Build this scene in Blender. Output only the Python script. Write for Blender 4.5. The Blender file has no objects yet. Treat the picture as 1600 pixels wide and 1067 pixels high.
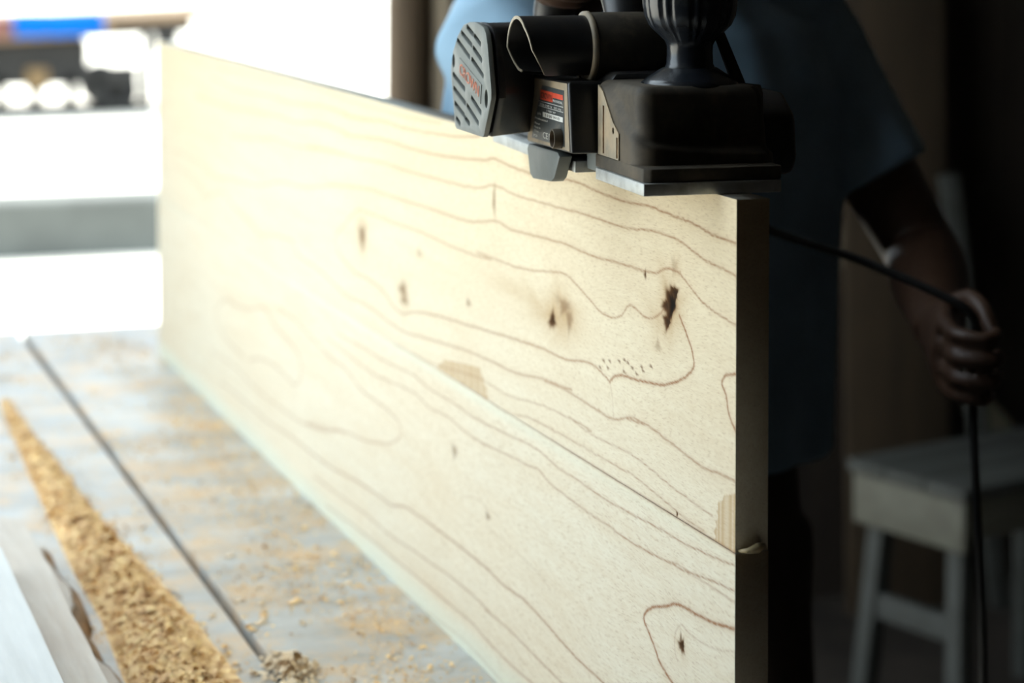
import bpy, bmesh, math, random
import numpy as np
from mathutils import Vector, Matrix, noise
from mathutils.geometry import delaunay_2d_cdt

random.seed(7)
rng = np.random.default_rng(7)
scene = bpy.context.scene
COL = scene.collection
PI = math.pi

# ------------------------------------------------------------------ camera, world, sun, exposure
cam_data = bpy.data.cameras.new('camera')
cam = bpy.data.objects.new('camera', cam_data)
COL.objects.link(cam)
cam_data.sensor_fit = 'HORIZONTAL'
cam_data.sensor_width = 36.0
cam_data.lens = 79.875
cam_data.shift_y = -0.31469
cam_data.clip_end = 500
cam.location = (-0.63836, -1.36481, 0.66521)
cam.rotation_euler = (math.radians(90 - 2.5), 0, math.radians(-19.39507))
cam_data.dof.use_dof = True
cam_data.dof.focus_distance = 1.62
cam_data.dof.aperture_fstop = 5.0
scene.camera = cam

world = bpy.data.worlds.new('sky')
scene.world = world
world.use_nodes = True
bg = world.node_tree.nodes['Background']
bg.inputs['Color'].default_value = (0.78, 0.91, 1.0, 1)
bg.inputs['Strength'].default_value = 4.4

sun_data = bpy.data.lights.new('sun', 'SUN')
sun_data.energy = 13.0
sun_data.angle = math.radians(0.6)
sun_data.color = (1.0, 0.95, 0.85)
sun = bpy.data.objects.new('sun', sun_data)
COL.objects.link(sun)
sun.rotation_euler = Vector((0.30, 0.50, 0.81)).to_track_quat('Z', 'Y').to_euler()

scene.view_settings.view_transform = 'Standard'
scene.view_settings.look = 'None'
scene.view_settings.gamma = 1
scene.view_settings.use_curve_mapping = False
scene.view_settings.exposure = 0.03

# ------------------------------------------------------------------ materials
def new_mat(name):
    m = bpy.data.materials.new(name)
    m.use_nodes = True
    nt = m.node_tree
    b = nt.nodes['Principled BSDF']
    return m, nt, b

def N(nt, typ, **kw):
    n = nt.nodes.new(typ)
    for k, v in kw.items():
        setattr(n, k, v)
    return n

def coords(nt, scale=(1, 1, 1), rot=(0, 0, 0)):
    tc = N(nt, 'ShaderNodeTexCoord')
    mp = N(nt, 'ShaderNodeMapping')
    mp.inputs['Scale'].default_value = scale
    mp.inputs['Rotation'].default_value = rot
    nt.links.new(tc.outputs['Object'], mp.inputs['Vector'])
    return mp.outputs['Vector']

def noise_fac(nt, vec, scale, detail=4, lo=0.35, hi=0.65, rough=0.55, distort=0.0):
    n = N(nt, 'ShaderNodeTexNoise')
    n.inputs['Scale'].default_value = scale
    n.inputs['Detail'].default_value = detail
    n.inputs['Roughness'].default_value = rough
    n.inputs['Distortion'].default_value = distort
    nt.links.new(vec, n.inputs['Vector'])
    r = N(nt, 'ShaderNodeMapRange')
    r.inputs['From Min'].default_value = lo
    r.inputs['From Max'].default_value = hi
    nt.links.new(n.outputs['Fac'], r.inputs['Value'])
    return r.outputs['Result']

def mul(nt, a, k):
    m = N(nt, 'ShaderNodeMath', operation='MULTIPLY')
    nt.links.new(a, m.inputs[0])
    if isinstance(k, (int, float)):
        m.inputs[1].default_value = k
    else:
        nt.links.new(k, m.inputs[1])
    return m.outputs[0]

def mix(nt, fac, a, b, blend='MIX'):
    m = N(nt, 'ShaderNodeMix', data_type='RGBA', blend_type=blend)
    if isinstance(fac, (int, float)):
        m.inputs[0].default_value = fac
    else:
        nt.links.new(fac, m.inputs[0])
    for i, c in ((6, a), (7, b)):
        if isinstance(c, tuple):
            m.inputs[i].default_value = (*c, 1)
        else:
            nt.links.new(c, m.inputs[i])
    return m.outputs[2]

def bump(nt, b, h, strength=0.3, dist=0.001):
    n = N(nt, 'ShaderNodeBump')
    n.inputs['Strength'].default_value = strength
    n.inputs['Distance'].default_value = dist
    nt.links.new(h, n.inputs['Height'])
    nt.links.new(n.outputs['Normal'], b.inputs['Normal'])

def simple(name, col, rough=0.5, metal=0.0, var=0.25, scale=30, dust=None, dust_lo=0.5, dust_hi=0.7, dust_scale=22, bump_s=0.15, bump_scale=300, spec=None):
    """plain procedural surface: colour with mottling, optional dust film, fine relief"""
    m, nt, b = new_mat(name)
    v = coords(nt)
    f = noise_fac(nt, v, scale, 5, 0.3, 0.7)
    dark = tuple(c * (1 - var) for c in col)
    lite = tuple(min(1, c * (1 + var)) for c in col)
    c = mix(nt, f, dark, lite)
    if dust:
        d = noise_fac(nt, v, dust_scale, 6, dust_lo, dust_hi, 0.7)
        c = mix(nt, d, c, dust)
    nt.links.new(c, b.inputs['Base Color'])
    b.inputs['Roughness'].default_value = rough
    b.inputs['Metallic'].default_value = metal
    if spec is not None:
        b.inputs['Specular IOR Level'].default_value = spec
    if bump_s:
        bump(nt, b, noise_fac(nt, v, bump_scale, 3, 0.0, 1.0), bump_s, 0.0004)
    return m

def plank_mat(name, pale, dark, along='Y', rough=0.6, stretch=14, scale=40, dust=None, dust_lo=0.5, dust_hi=0.62, dust_scale=9, bump_s=0.4, spec=None):
    """sawn wood: fibres stretched along one axis, optional dust"""
    m, nt, b = new_mat(name)
    sc = {'X': (1 / stretch, 1, 1), 'Y': (1, 1 / stretch, 1), 'Z': (1, 1, 1 / stretch)}[along]
    v = coords(nt, sc)
    v0 = coords(nt)
    f = noise_fac(nt, v, scale, 6, 0.3, 0.7, 0.65, 0.4)
    fine = noise_fac(nt, v, scale * 5, 3, 0.25, 0.75)
    blot = noise_fac(nt, v0, 7, 5, 0.35, 0.7)
    c = mix(nt, f, dark, pale)
    c = mix(nt, mul(nt, fine, 0.35), c, tuple(x * 0.55 for x in pale))
    c = mix(nt, mul(nt, blot, 0.45), c, dark)
    if dust:
        d = noise_fac(nt, v0, dust_scale, 8, dust_lo, dust_hi, 0.72)
        c = mix(nt, mul(nt, d, 0.75), c, dust)
    nt.links.new(c, b.inputs['Base Color'])
    b.inputs['Roughness'].default_value = rough
    if spec is not None:
        b.inputs['Specular IOR Level'].default_value = spec
    bump(nt, b, f, bump_s, 0.0008)
    return m

def panel_mat():
    """planed pale hardwood; the traced growth rings, knots and stains come from a mesh attribute"""
    m, nt, b = new_mat('pale_planed_wood')
    at = N(nt, 'ShaderNodeVertexColor', layer_name='wood')
    sep = N(nt, 'ShaderNodeSeparateColor')
    nt.links.new(at.outputs['Color'], sep.inputs['Color'])
    v = coords(nt, (1, 0.15, 1), (math.radians(-4), 0, 0))
    v0 = coords(nt)
    big = noise_fac(nt, coords(nt, (1, 0.35, 1)), 7, 3, 0.3, 0.7)
    wn = N(nt, 'ShaderNodeTexNoise')
    wn.inputs['Scale'].default_value = 9
    wn.inputs['Detail'].default_value = 2
    nt.links.new(coords(nt, (1, 0.45, 1)), wn.inputs['Vector'])
    wsub = N(nt, 'ShaderNodeVectorMath', operation='SUBTRACT')
    wsub.inputs[1].default_value = (0.5, 0.5, 0.5)
    nt.links.new(wn.outputs['Color'], wsub.inputs[0])
    wsc = N(nt, 'ShaderNodeVectorMath', operation='MULTIPLY')
    wsc.inputs[1].default_value = (0, 0, 0.045)
    nt.links.new(wsub.outputs[0], wsc.inputs[0])
    wadd = N(nt, 'ShaderNodeVectorMath', operation='ADD')
    nt.links.new(v, wadd.inputs[0])
    nt.links.new(wsc.outputs[0], wadd.inputs[1])
    fibre = noise_fac(nt, wadd.outputs[0], 460, 5, 0.40, 0.66, 0.7, 0.2)
    pore = noise_fac(nt, wadd.outputs[0], 900, 3, 0.55, 0.70)
    band = noise_fac(nt, coords(nt, (1, 0.10, 1)), 45, 3, 0.35, 0.7, 0.5, 0.8)
    # height above the bench: the upper board is the warmer one
    sx = N(nt, 'ShaderNodeSeparateXYZ')
    nt.links.new(v0, sx.inputs[0])
    r = N(nt, 'ShaderNodeMapRange')
    r.inputs['From Min'].default_value = 0.22
    r.inputs['From Max'].default_value = 0.50
    nt.links.new(sx.outputs['Z'], r.inputs['Value'])
    c = mix(nt, r.outputs['Result'], PANEL_LOW, PANEL_HIGH)
    c = mix(nt, mul(nt, big, 0.35), c, PANEL_WARM)
    c = mix(nt, mul(nt, band, 0.22), c, (0.62, 0.47, 0.30))
    c = mix(nt, mul(nt, fibre, 0.28), c, (0.56, 0.42, 0.27))
    c = mix(nt, mul(nt, pore, 0.36), c, (0.40, 0.26, 0.15))
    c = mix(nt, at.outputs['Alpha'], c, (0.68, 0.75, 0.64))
    c = mix(nt, sep.outputs['Blue'], c, (0.44, 0.27, 0.11))
    # growth rings, broken up by fine noise
    brk = noise_fac(nt, coords(nt, (1, 0.5, 1)), 420, 3, 0.25, 0.6)
    brk2 = N(nt, 'ShaderNodeMapRange')
    brk2.inputs['To Min'].default_value = 0.62
    nt.links.new(brk, brk2.inputs['Value'])
    c = mix(nt, mul(nt, sep.outputs['Red'], brk2.outputs['Result']), c, (0.30, 0.13, 0.055))
    kc = mix(nt, sep.outputs['Green'], (0.26, 0.125, 0.05), (0.012, 0.009, 0.007))
    kf = N(nt, 'ShaderNodeMath', operation='MULTIPLY', use_clamp=True)
    nt.links.new(sep.outputs['Green'], kf.inputs[0])
    kf.inputs[1].default_value = 1.7
    c = mix(nt, kf.outputs[0], c, kc)
    nt.links.new(c, b.inputs['Base Color'])
    b.inputs['Roughness'].default_value = 0.8
    b.inputs['Specular IOR Level'].default_value = 0.06
    bump(nt, b, fibre, 0.08, 0.0004)
    return m

PANEL_LOW = (0.77, 0.715, 0.575)
PANEL_HIGH = (0.80, 0.68, 0.46)
PANEL_WARM = (0.78, 0.64, 0.45)

M = {}
M['panel'] = panel_mat()
M['planed'] = plank_mat('freshly_planed_edge', (0.82, 0.80, 0.74), (0.72, 0.69, 0.60), 'Y', 0.8, 14, 40, bump_s=0.0, spec=0.1)
M['bench'] = plank_mat('weathered_grey_bench_wood', (0.64, 0.645, 0.625), (0.33, 0.315, 0.285), 'X', 0.5, 2.4, 13, dust=(0.68, 0.44, 0.21), dust_lo=0.45, dust_hi=0.66, dust_scale=10, spec=0.35)
M['offcut'] = plank_mat('pale_sawn_board', (0.74, 0.69, 0.61), (0.46, 0.36, 0.27), 'Y', 0.55, 12, 30, bump_s=0.2)
M['offcut_white'] = plank_mat('white_planed_board', (0.74, 0.75, 0.73), (0.62, 0.61, 0.57), 'Y', 0.5, 12, 30, bump_s=0.1)
M['bark'] = simple('brown_bark', (0.24, 0.14, 0.07), 0.85, 0, 0.5, 60, bump_s=0.6, bump_scale=160)
M['sawdust'] = simple('tan_wood_shavings', (0.95, 0.56, 0.28), 0.8, 0, 0.35, 90, bump_s=0)
M['shaving'] = simple('pale_wood_shaving', (0.80, 0.62, 0.42), 0.75, 0, 0.3, 60, bump_s=0)
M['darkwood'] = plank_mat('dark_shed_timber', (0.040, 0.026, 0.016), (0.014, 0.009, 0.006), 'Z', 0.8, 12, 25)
M['postwood'] = plank_mat('brown_post_timber', (0.19, 0.125, 0.07), (0.10, 0.066, 0.038), 'Z', 0.75, 10, 25)
M['palewood'] = plank_mat('pale_tan_timber', (0.44, 0.35, 0.24), (0.30, 0.23, 0.15), 'Z', 0.7, 10, 25)
M['stoolwood'] = plank_mat('pale_stool_timber', (0.20, 0.195, 0.15), (0.12, 0.11, 0.08), 'X', 0.7, 8, 20)
M['shadedwood'] = plank_mat('shaded_grey_timber', (0.085, 0.088, 0.078), (0.05, 0.05, 0.042), 'X', 0.75, 8, 20)  # darkened copy painting shade on stool seat and legs; the stick shares it
M['batten'] = plank_mat('pale_batten_timber', (0.30, 0.28, 0.20), (0.2, 0.18, 0.12), 'X', 0.7, 8, 20)
M['darkbrown'] = plank_mat('dark_brown_board', (0.10, 0.066, 0.036), (0.05, 0.034, 0.02), 'Z', 0.75, 10, 25)
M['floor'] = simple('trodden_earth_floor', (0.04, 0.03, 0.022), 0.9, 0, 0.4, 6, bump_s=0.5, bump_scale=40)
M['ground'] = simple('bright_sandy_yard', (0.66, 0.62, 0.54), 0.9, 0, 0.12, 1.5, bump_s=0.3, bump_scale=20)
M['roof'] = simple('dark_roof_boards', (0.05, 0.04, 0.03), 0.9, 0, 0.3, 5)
M['shadow_grey'] = simple('shadow_band_grey', (0.08, 0.085, 0.077), 0.85, 0, 0.2, 4, bump_s=0.4, bump_scale=30)  # grey of the made-up wall that stands in for a yard shadow
M['bluetarp'] = simple('bright_blue_tarp', (0.002, 0.075, 0.28), 0.9, 0, 0.1, 8, spec=0.05)
M['redsheet'] = simple('rust_red_sheet', (0.10, 0.03, 0.02), 0.6, 0, 0.3, 8)
M['deckwood'] = plank_mat('tan_cart_deck', (0.22, 0.15, 0.085), (0.14, 0.09, 0.05), 'X', 0.8, 8, 6)
M['steel_dark'] = simple('dark_painted_steel', (0.0065, 0.0055, 0.004), 0.8, 0.0, 0.4, 5)
M['rubber'] = simple('black_rubber', (0.02, 0.02, 0.02), 0.7, 0, 0.2, 60)
M['ochre'] = simple('ochre_painted_metal', (0.12, 0.07, 0.02), 0.6, 0, 0.3, 5)
DUST = (0.40, 0.29, 0.17)
M['body'] = simple('dusty_black_plastic', (0.065, 0.055, 0.042), 0.6, 0, 0.3, 25, dust=(0.14, 0.11, 0.075), dust_lo=0.45, dust_hi=0.8, dust_scale=30, spec=0.2)
M['body_dusty'] = simple('sawdust_coated_plastic', (0.24, 0.20, 0.14), 0.6, 0, 0.3, 25, dust=DUST, dust_lo=0.42, dust_hi=0.75, dust_scale=40)
M['plastic'] = simple('black_plastic', (0.016, 0.016, 0.017), 0.38, 0, 0.2, 40, dust=(0.05, 0.042, 0.03), dust_lo=0.5, dust_hi=0.85)
M['capgrey'] = simple('grey_vented_plastic', (0.20, 0.212, 0.196), 0.45, 0, 0.15, 40, dust=(0.29, 0.235, 0.155), dust_lo=0.58, dust_hi=0.85, dust_scale=45)
M['levergrey'] = simple('mid_grey_plastic', (0.13, 0.145, 0.138), 0.5, 0, 0.12, 60, dust=(0.13, 0.115, 0.09), dust_lo=0.6, dust_hi=0.9)
M['alu'] = simple('scuffed_aluminium', (0.50, 0.51, 0.49), 0.5, 0.6, 0.18, 45, dust=(0.30, 0.285, 0.25), dust_lo=0.5, dust_hi=0.8, dust_scale=60)
M['rim'] = simple('dusty_pipe_rim', (0.36, 0.31, 0.23), 0.7, 0, 0.3, 80)
M['knob'] = simple('glossy_black_knob', (0.014, 0.017, 0.022), 0.22, 0, 0.2, 40, dust=(0.06, 0.06, 0.055), dust_lo=0.52, dust_hi=0.85, bump_s=0.05)
M['hole'] = simple('dark_hollow', (0.006, 0.006, 0.006), 0.9, 0, 0.1, 30, bump_s=0)
M['redprint'] = simple('red_print', (0.62, 0.07, 0.03), 0.5, 0, 0.1, 60, bump_s=0)
M['orangeprint'] = simple('worn_orange_lettering', (0.52, 0.15, 0.08), 0.5, 0, 0.3, 120, dust=(0.45, 0.33, 0.25), dust_lo=0.5, dust_hi=0.7, dust_scale=180, bump_s=0)
M['whiteprint'] = simple('white_print', (0.62, 0.62, 0.58), 0.5, 0, 0.1, 60, bump_s=0)
M['blackprint'] = simple('black_print', (0.03, 0.025, 0.025), 0.5, 0, 0.1, 60, bump_s=0)
M['label'] = simple('dark_grey_label', (0.055, 0.062, 0.062), 0.4, 0, 0.2, 60, dust=(0.17, 0.14, 0.10), dust_lo=0.55, dust_hi=0.85, dust_scale=60)
M['shirt'] = simple('light_blue_cotton', (0.26, 0.40, 0.52), 0.85, 0, 0.15, 9, bump_s=0.3, bump_scale=500)
M['trousers'] = simple('dark_brown_cloth', (0.05, 0.033, 0.022), 0.9, 0, 0.25, 8, bump_s=0.3, bump_scale=400)
M['skin'] = simple('brown_skin', (0.075, 0.038, 0.022), 0.5, 0, 0.12, 20, bump_s=0.1)
M['hair'] = simple('black_hair', (0.012, 0.010, 0.009), 0.5, 0, 0.3, 60, bump_s=0.5)
M['eye'] = simple('eye_white', (0.32, 0.29, 0.26), 0.3, 0, 0.05, 60, bump_s=0)
M['shoe'] = simple('black_sandal_rubber', (0.025, 0.022, 0.02), 0.7, 0, 0.2, 30)
M['glue'] = simple('amber_dried_glue', (0.42, 0.33, 0.18), 0.4, 0, 0.3, 200, bump_s=0.3)

# ------------------------------------------------------------------ builders
class MB:
    def __init__(self):
        self.v, self.f = [], []
    def add(self, vs, fs):
        o = len(self.v)
        self.v += [tuple(p) for p in vs]
        self.f += [tuple(i + o for i in q) for q in fs]
        return self
    def box(self, lo, hi):
        (a, b, c), (d, e, f) = lo, hi
        return self.add([(a, b, c), (d, b, c), (d, e, c), (a, e, c), (a, b, f), (d, b, f), (d, e, f), (a, e, f)],
                        [(3, 2, 1, 0), (4, 5, 6, 7), (0, 1, 5, 4), (1, 2, 6, 5), (2, 3, 7, 6), (3, 0, 4, 7)])
    def prism(self, poly, lo, hi, axis):
        """polygon in the two other axes (kept in x,y,z order) extruded along axis"""
        def p(q, t):
            return {0: (t, q[0], q[1]), 1: (q[0], t, q[1]), 2: (q[0], q[1], t)}[axis]
        n = len(poly)
        vs = [p(q, lo) for q in poly] + [p(q, hi) for q in poly]
        fs = [tuple(range(n - 1, -1, -1)), tuple(range(n, 2 * n))]
        fs += [(i, (i + 1) % n, n + (i + 1) % n, n + i) for i in range(n)]
        return self.add(vs, fs)
    def tube(self, path, radii, seg=16, cap=True, ref=None, mod=None):
        """loft of (elliptic) rings along a path; radii: number or (a, b)"""
        P = [Vector(p) for p in path]
        n = len(P)
        if not isinstance(radii, (list,)):
            radii = [radii] * n
        vs, fs = [], []
        prev = None
        for i in range(n):
            t = (P[min(i + 1, n - 1)] - P[max(i - 1, 0)]).normalized()
            if prev is None:
                r0 = Vector(ref) if ref else (Vector((0, 0, 1)) if abs(t.z) < 0.9 else Vector((1, 0, 0)))
            else:
                r0 = Vector(ref) if ref else prev
            s = (r0 - t * r0.dot(t)).normalized()
            w = t.cross(s)
            prev = s
            r = radii[i]
            a, b = r if isinstance(r, tuple) else (r, r)
            for k in range(seg):
                th = 2 * PI * k / seg
                m = mod(i / (n - 1), th) if mod else 1.0
                vs.append(P[i] + s * (a * math.cos(th) * m) + w * (b * math.sin(th) * m))
        for i in range(n - 1):
            for k in range(seg):
                k2 = (k + 1) % seg
                fs.append((i * seg + k, i * seg + k2, (i + 1) * seg + k2, (i + 1) * seg + k))
        if cap:
            fs.append(tuple(range(seg - 1, -1, -1)))
            fs.append(tuple((n - 1) * seg + k for k in range(seg)))
        return self.add(vs, fs)
    def lathe(self, prof, center=(0, 0, 0), seg=32, axis='Z', mod=None, cap=True):
        vs, fs = [], []
        for (r, h) in prof:
            for k in range(seg):
                th = 2 * PI * k / seg
                q = r * (mod(th, h) if mod else 1.0)
                x, y = q * math.cos(th), q * math.sin(th)
                p = {'Z': (x, y, h), 'X': (h, x, y), 'Y': (y, h, x)}[axis]
                vs.append((p[0] + center[0], p[1] + center[1], p[2] + center[2]))
        n = len(prof)
        for i in range(n - 1):
            for k in range(seg):
                k2 = (k + 1) % seg
                fs.append((i * seg + k, i * seg + k2, (i + 1) * seg + k2, (i + 1) * seg + k))
        if cap:
            fs.append(tuple(range(seg - 1, -1, -1)))
            fs.append(tuple((n - 1) * seg + k for k in range(seg)))
        return self.add(vs, fs)
    def ball(self, c, r, seg=20, rings=12):
        c = Vector(c)
        rx, ry, rz = r if isinstance(r, tuple) else (r, r, r)
        vs, fs = [], []
        for i in range(1, rings):
            ph = PI * i / rings
            for k in range(seg):
                th = 2 * PI * k / seg
                vs.append(c + Vector((rx * math.sin(ph) * math.cos(th), ry * math.sin(ph) * math.sin(th), rz * math.cos(ph))))
        for i in range(rings - 2):
            for k in range(seg):
                k2 = (k + 1) % seg
                fs.append((i * seg + k, (i + 1) * seg + k, (i + 1) * seg + k2, i * seg + k2))
        vs += [c + Vector((0, 0, rz)), c - Vector((0, 0, rz))]
        t, b = len(vs) - 2, len(vs) - 1
        for k in range(seg):
            k2 = (k + 1) % seg
            fs.append((t, k, k2))
            fs.append((b, (rings - 2) * seg + k2, (rings - 2) * seg + k))
        return self.add(vs, fs)
    def plate(self, outline, holes, lo, hi, axis=0):
        """flat plate with holes, polygon in the other two axes"""
        loops = [outline] + holes
        vs2, edges = [], []
        for lp in loops:
            o = len(vs2)
            vs2 += [Vector(p) for p in lp]
            edges += [(o + i, o + (i + 1) % len(lp)) for i in range(len(lp))]
        res = delaunay_2d_cdt(vs2, edges, [], 1, 1e-6)
        V2, F2 = res[0], res[2]
        def inside(p, lp):
            c = False
            j = len(lp) - 1
            for i in range(len(lp)):
                a, b = lp[i], lp[j]
                if (a[1] > p.y) != (b[1] > p.y) and p.x < (b[0] - a[0]) * (p.y - a[1]) / (b[1] - a[1]) + a[0]:
                    c = not c
                j = i
            return c
        keep = []
        for f in F2:
            ce = sum((V2[i] for i in f), Vector((0, 0))) / len(f)
            if inside(ce, outline) and not any(inside(ce, h) for h in holes):
                keep.append(f)
        def p(q, t):
            return {0: (t, q[0], q[1]), 1: (q[0], t, q[1]), 2: (q[0], q[1], t)}[axis]
        n = len(V2)
        vs = [p(q, lo) for q in V2] + [p(q, hi) for q in V2]
        fs = [tuple(reversed(f)) for f in keep] + [tuple(i + n for i in f) for f in keep]
        cnt = {}
        for f in keep:
            for i in range(len(f)):
                e = (f[i], f[(i + 1) % len(f)])
                cnt[e] = cnt.get(e, 0) + 1
        for (a, b) in cnt:
            if (b, a) not in cnt:
                fs.append((a, b, b + n, a + n))
        return self.add(vs, fs)
    def mesh(self, name):
        me = bpy.data.meshes.new(name)
        me.from_pydata(self.v, [], self.f)
        bm = bmesh.new()
        bm.from_mesh(me)
        bmesh.ops.recalc_face_normals(bm, faces=bm.faces)
        bm.to_mesh(me)
        bm.free()
        return me
    def build(self, name, mat, parent=None, smooth=False, bevel=0, bseg=2, angle=40):
        o = bpy.data.objects.new(name, self.mesh(name))
        COL.objects.link(o)
        o.data.materials.append(M[mat])
        if parent:
            o.parent = parent
        if smooth:
            o.data.polygons.foreach_set('use_smooth', [True] * len(o.data.polygons))
        if bevel:
            b = o.modifiers.new('bevel', 'BEVEL')
            b.width = bevel
            b.segments = bseg
            b.limit_method = 'ANGLE'
            b.angle_limit = math.radians(angle)
            b.harden_normals = False
            if not smooth:
                o.data.polygons.foreach_set('use_smooth', [True] * len(o.data.polygons))
                e = o.modifiers.new('sharp', 'EDGE_SPLIT')
                e.split_angle = math.radians(35)
        return o

def empty(name, loc=(0, 0, 0), rz=0.0):
    o = bpy.data.objects.new(name, None)
    o.empty_display_size = 0.1
    COL.objects.link(o)
    o.location = loc
    o.rotation_euler = (0, 0, rz)
    return o

def tag(o, label=None, cat=None, group=None, kind=None):
    if label: o['label'] = label
    if cat: o['category'] = cat
    if group: o['group'] = group
    if kind: o['kind'] = kind
    return o

def catmull(pts, n=8, closed=False):
    P = [Vector(p) for p in pts]
    out = []
    for i in range(len(P) - 1):
        p0, p1, p2, p3 = P[max(i - 1, 0)], P[i], P[i + 1], P[min(i + 2, len(P) - 1)]
        for k in range(n):
            t = k / n
            out.append(0.5 * ((2 * p1) + (p2 - p0) * t + (2 * p0 - 5 * p1 + 4 * p2 - p3) * t * t + (3 * p1 - p0 - 3 * p2 + p3) * t ** 3))
    out.append(P[-1])
    return out

def text_part(body, size, origin, xdir, ydir, mat, parent, name='lettering', extrude=0.0003, width=None):
    """lettering as a thin mesh; xdir is the reading direction"""
    cu = bpy.data.curves.new('t', 'FONT')
    cu.body = body
    cu.size = size
    cu.extrude = extrude
    to = bpy.data.objects.new('t', cu)
    COL.objects.link(to)
    dg = bpy.context.evaluated_depsgraph_get()
    dg.update()
    me = bpy.data.meshes.new_from_object(to.evaluated_get(dg))
    bpy.data.objects.remove(to)
    bpy.data.curves.remove(cu)
    xs = [v.co.x for v in me.vertices]
    k = (width / (max(xs) - min(xs))) if width else 1.0
    x, y, o = Vector(xdir).normalized(), Vector(ydir).normalized(), Vector(origin)
    z = x.cross(y)
    x0 = min(xs)
    for v in me.vertices:
        v.co = o + x * ((v.co.x - x0) * k) + y * v.co.y + z * v.co.z
    me.name = name
    me.materials.clear()
    me.materials.append(M[mat])
    ob = bpy.data.objects.new(name, me)
    COL.objects.link(ob)
    ob.parent = parent
    return ob

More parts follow.
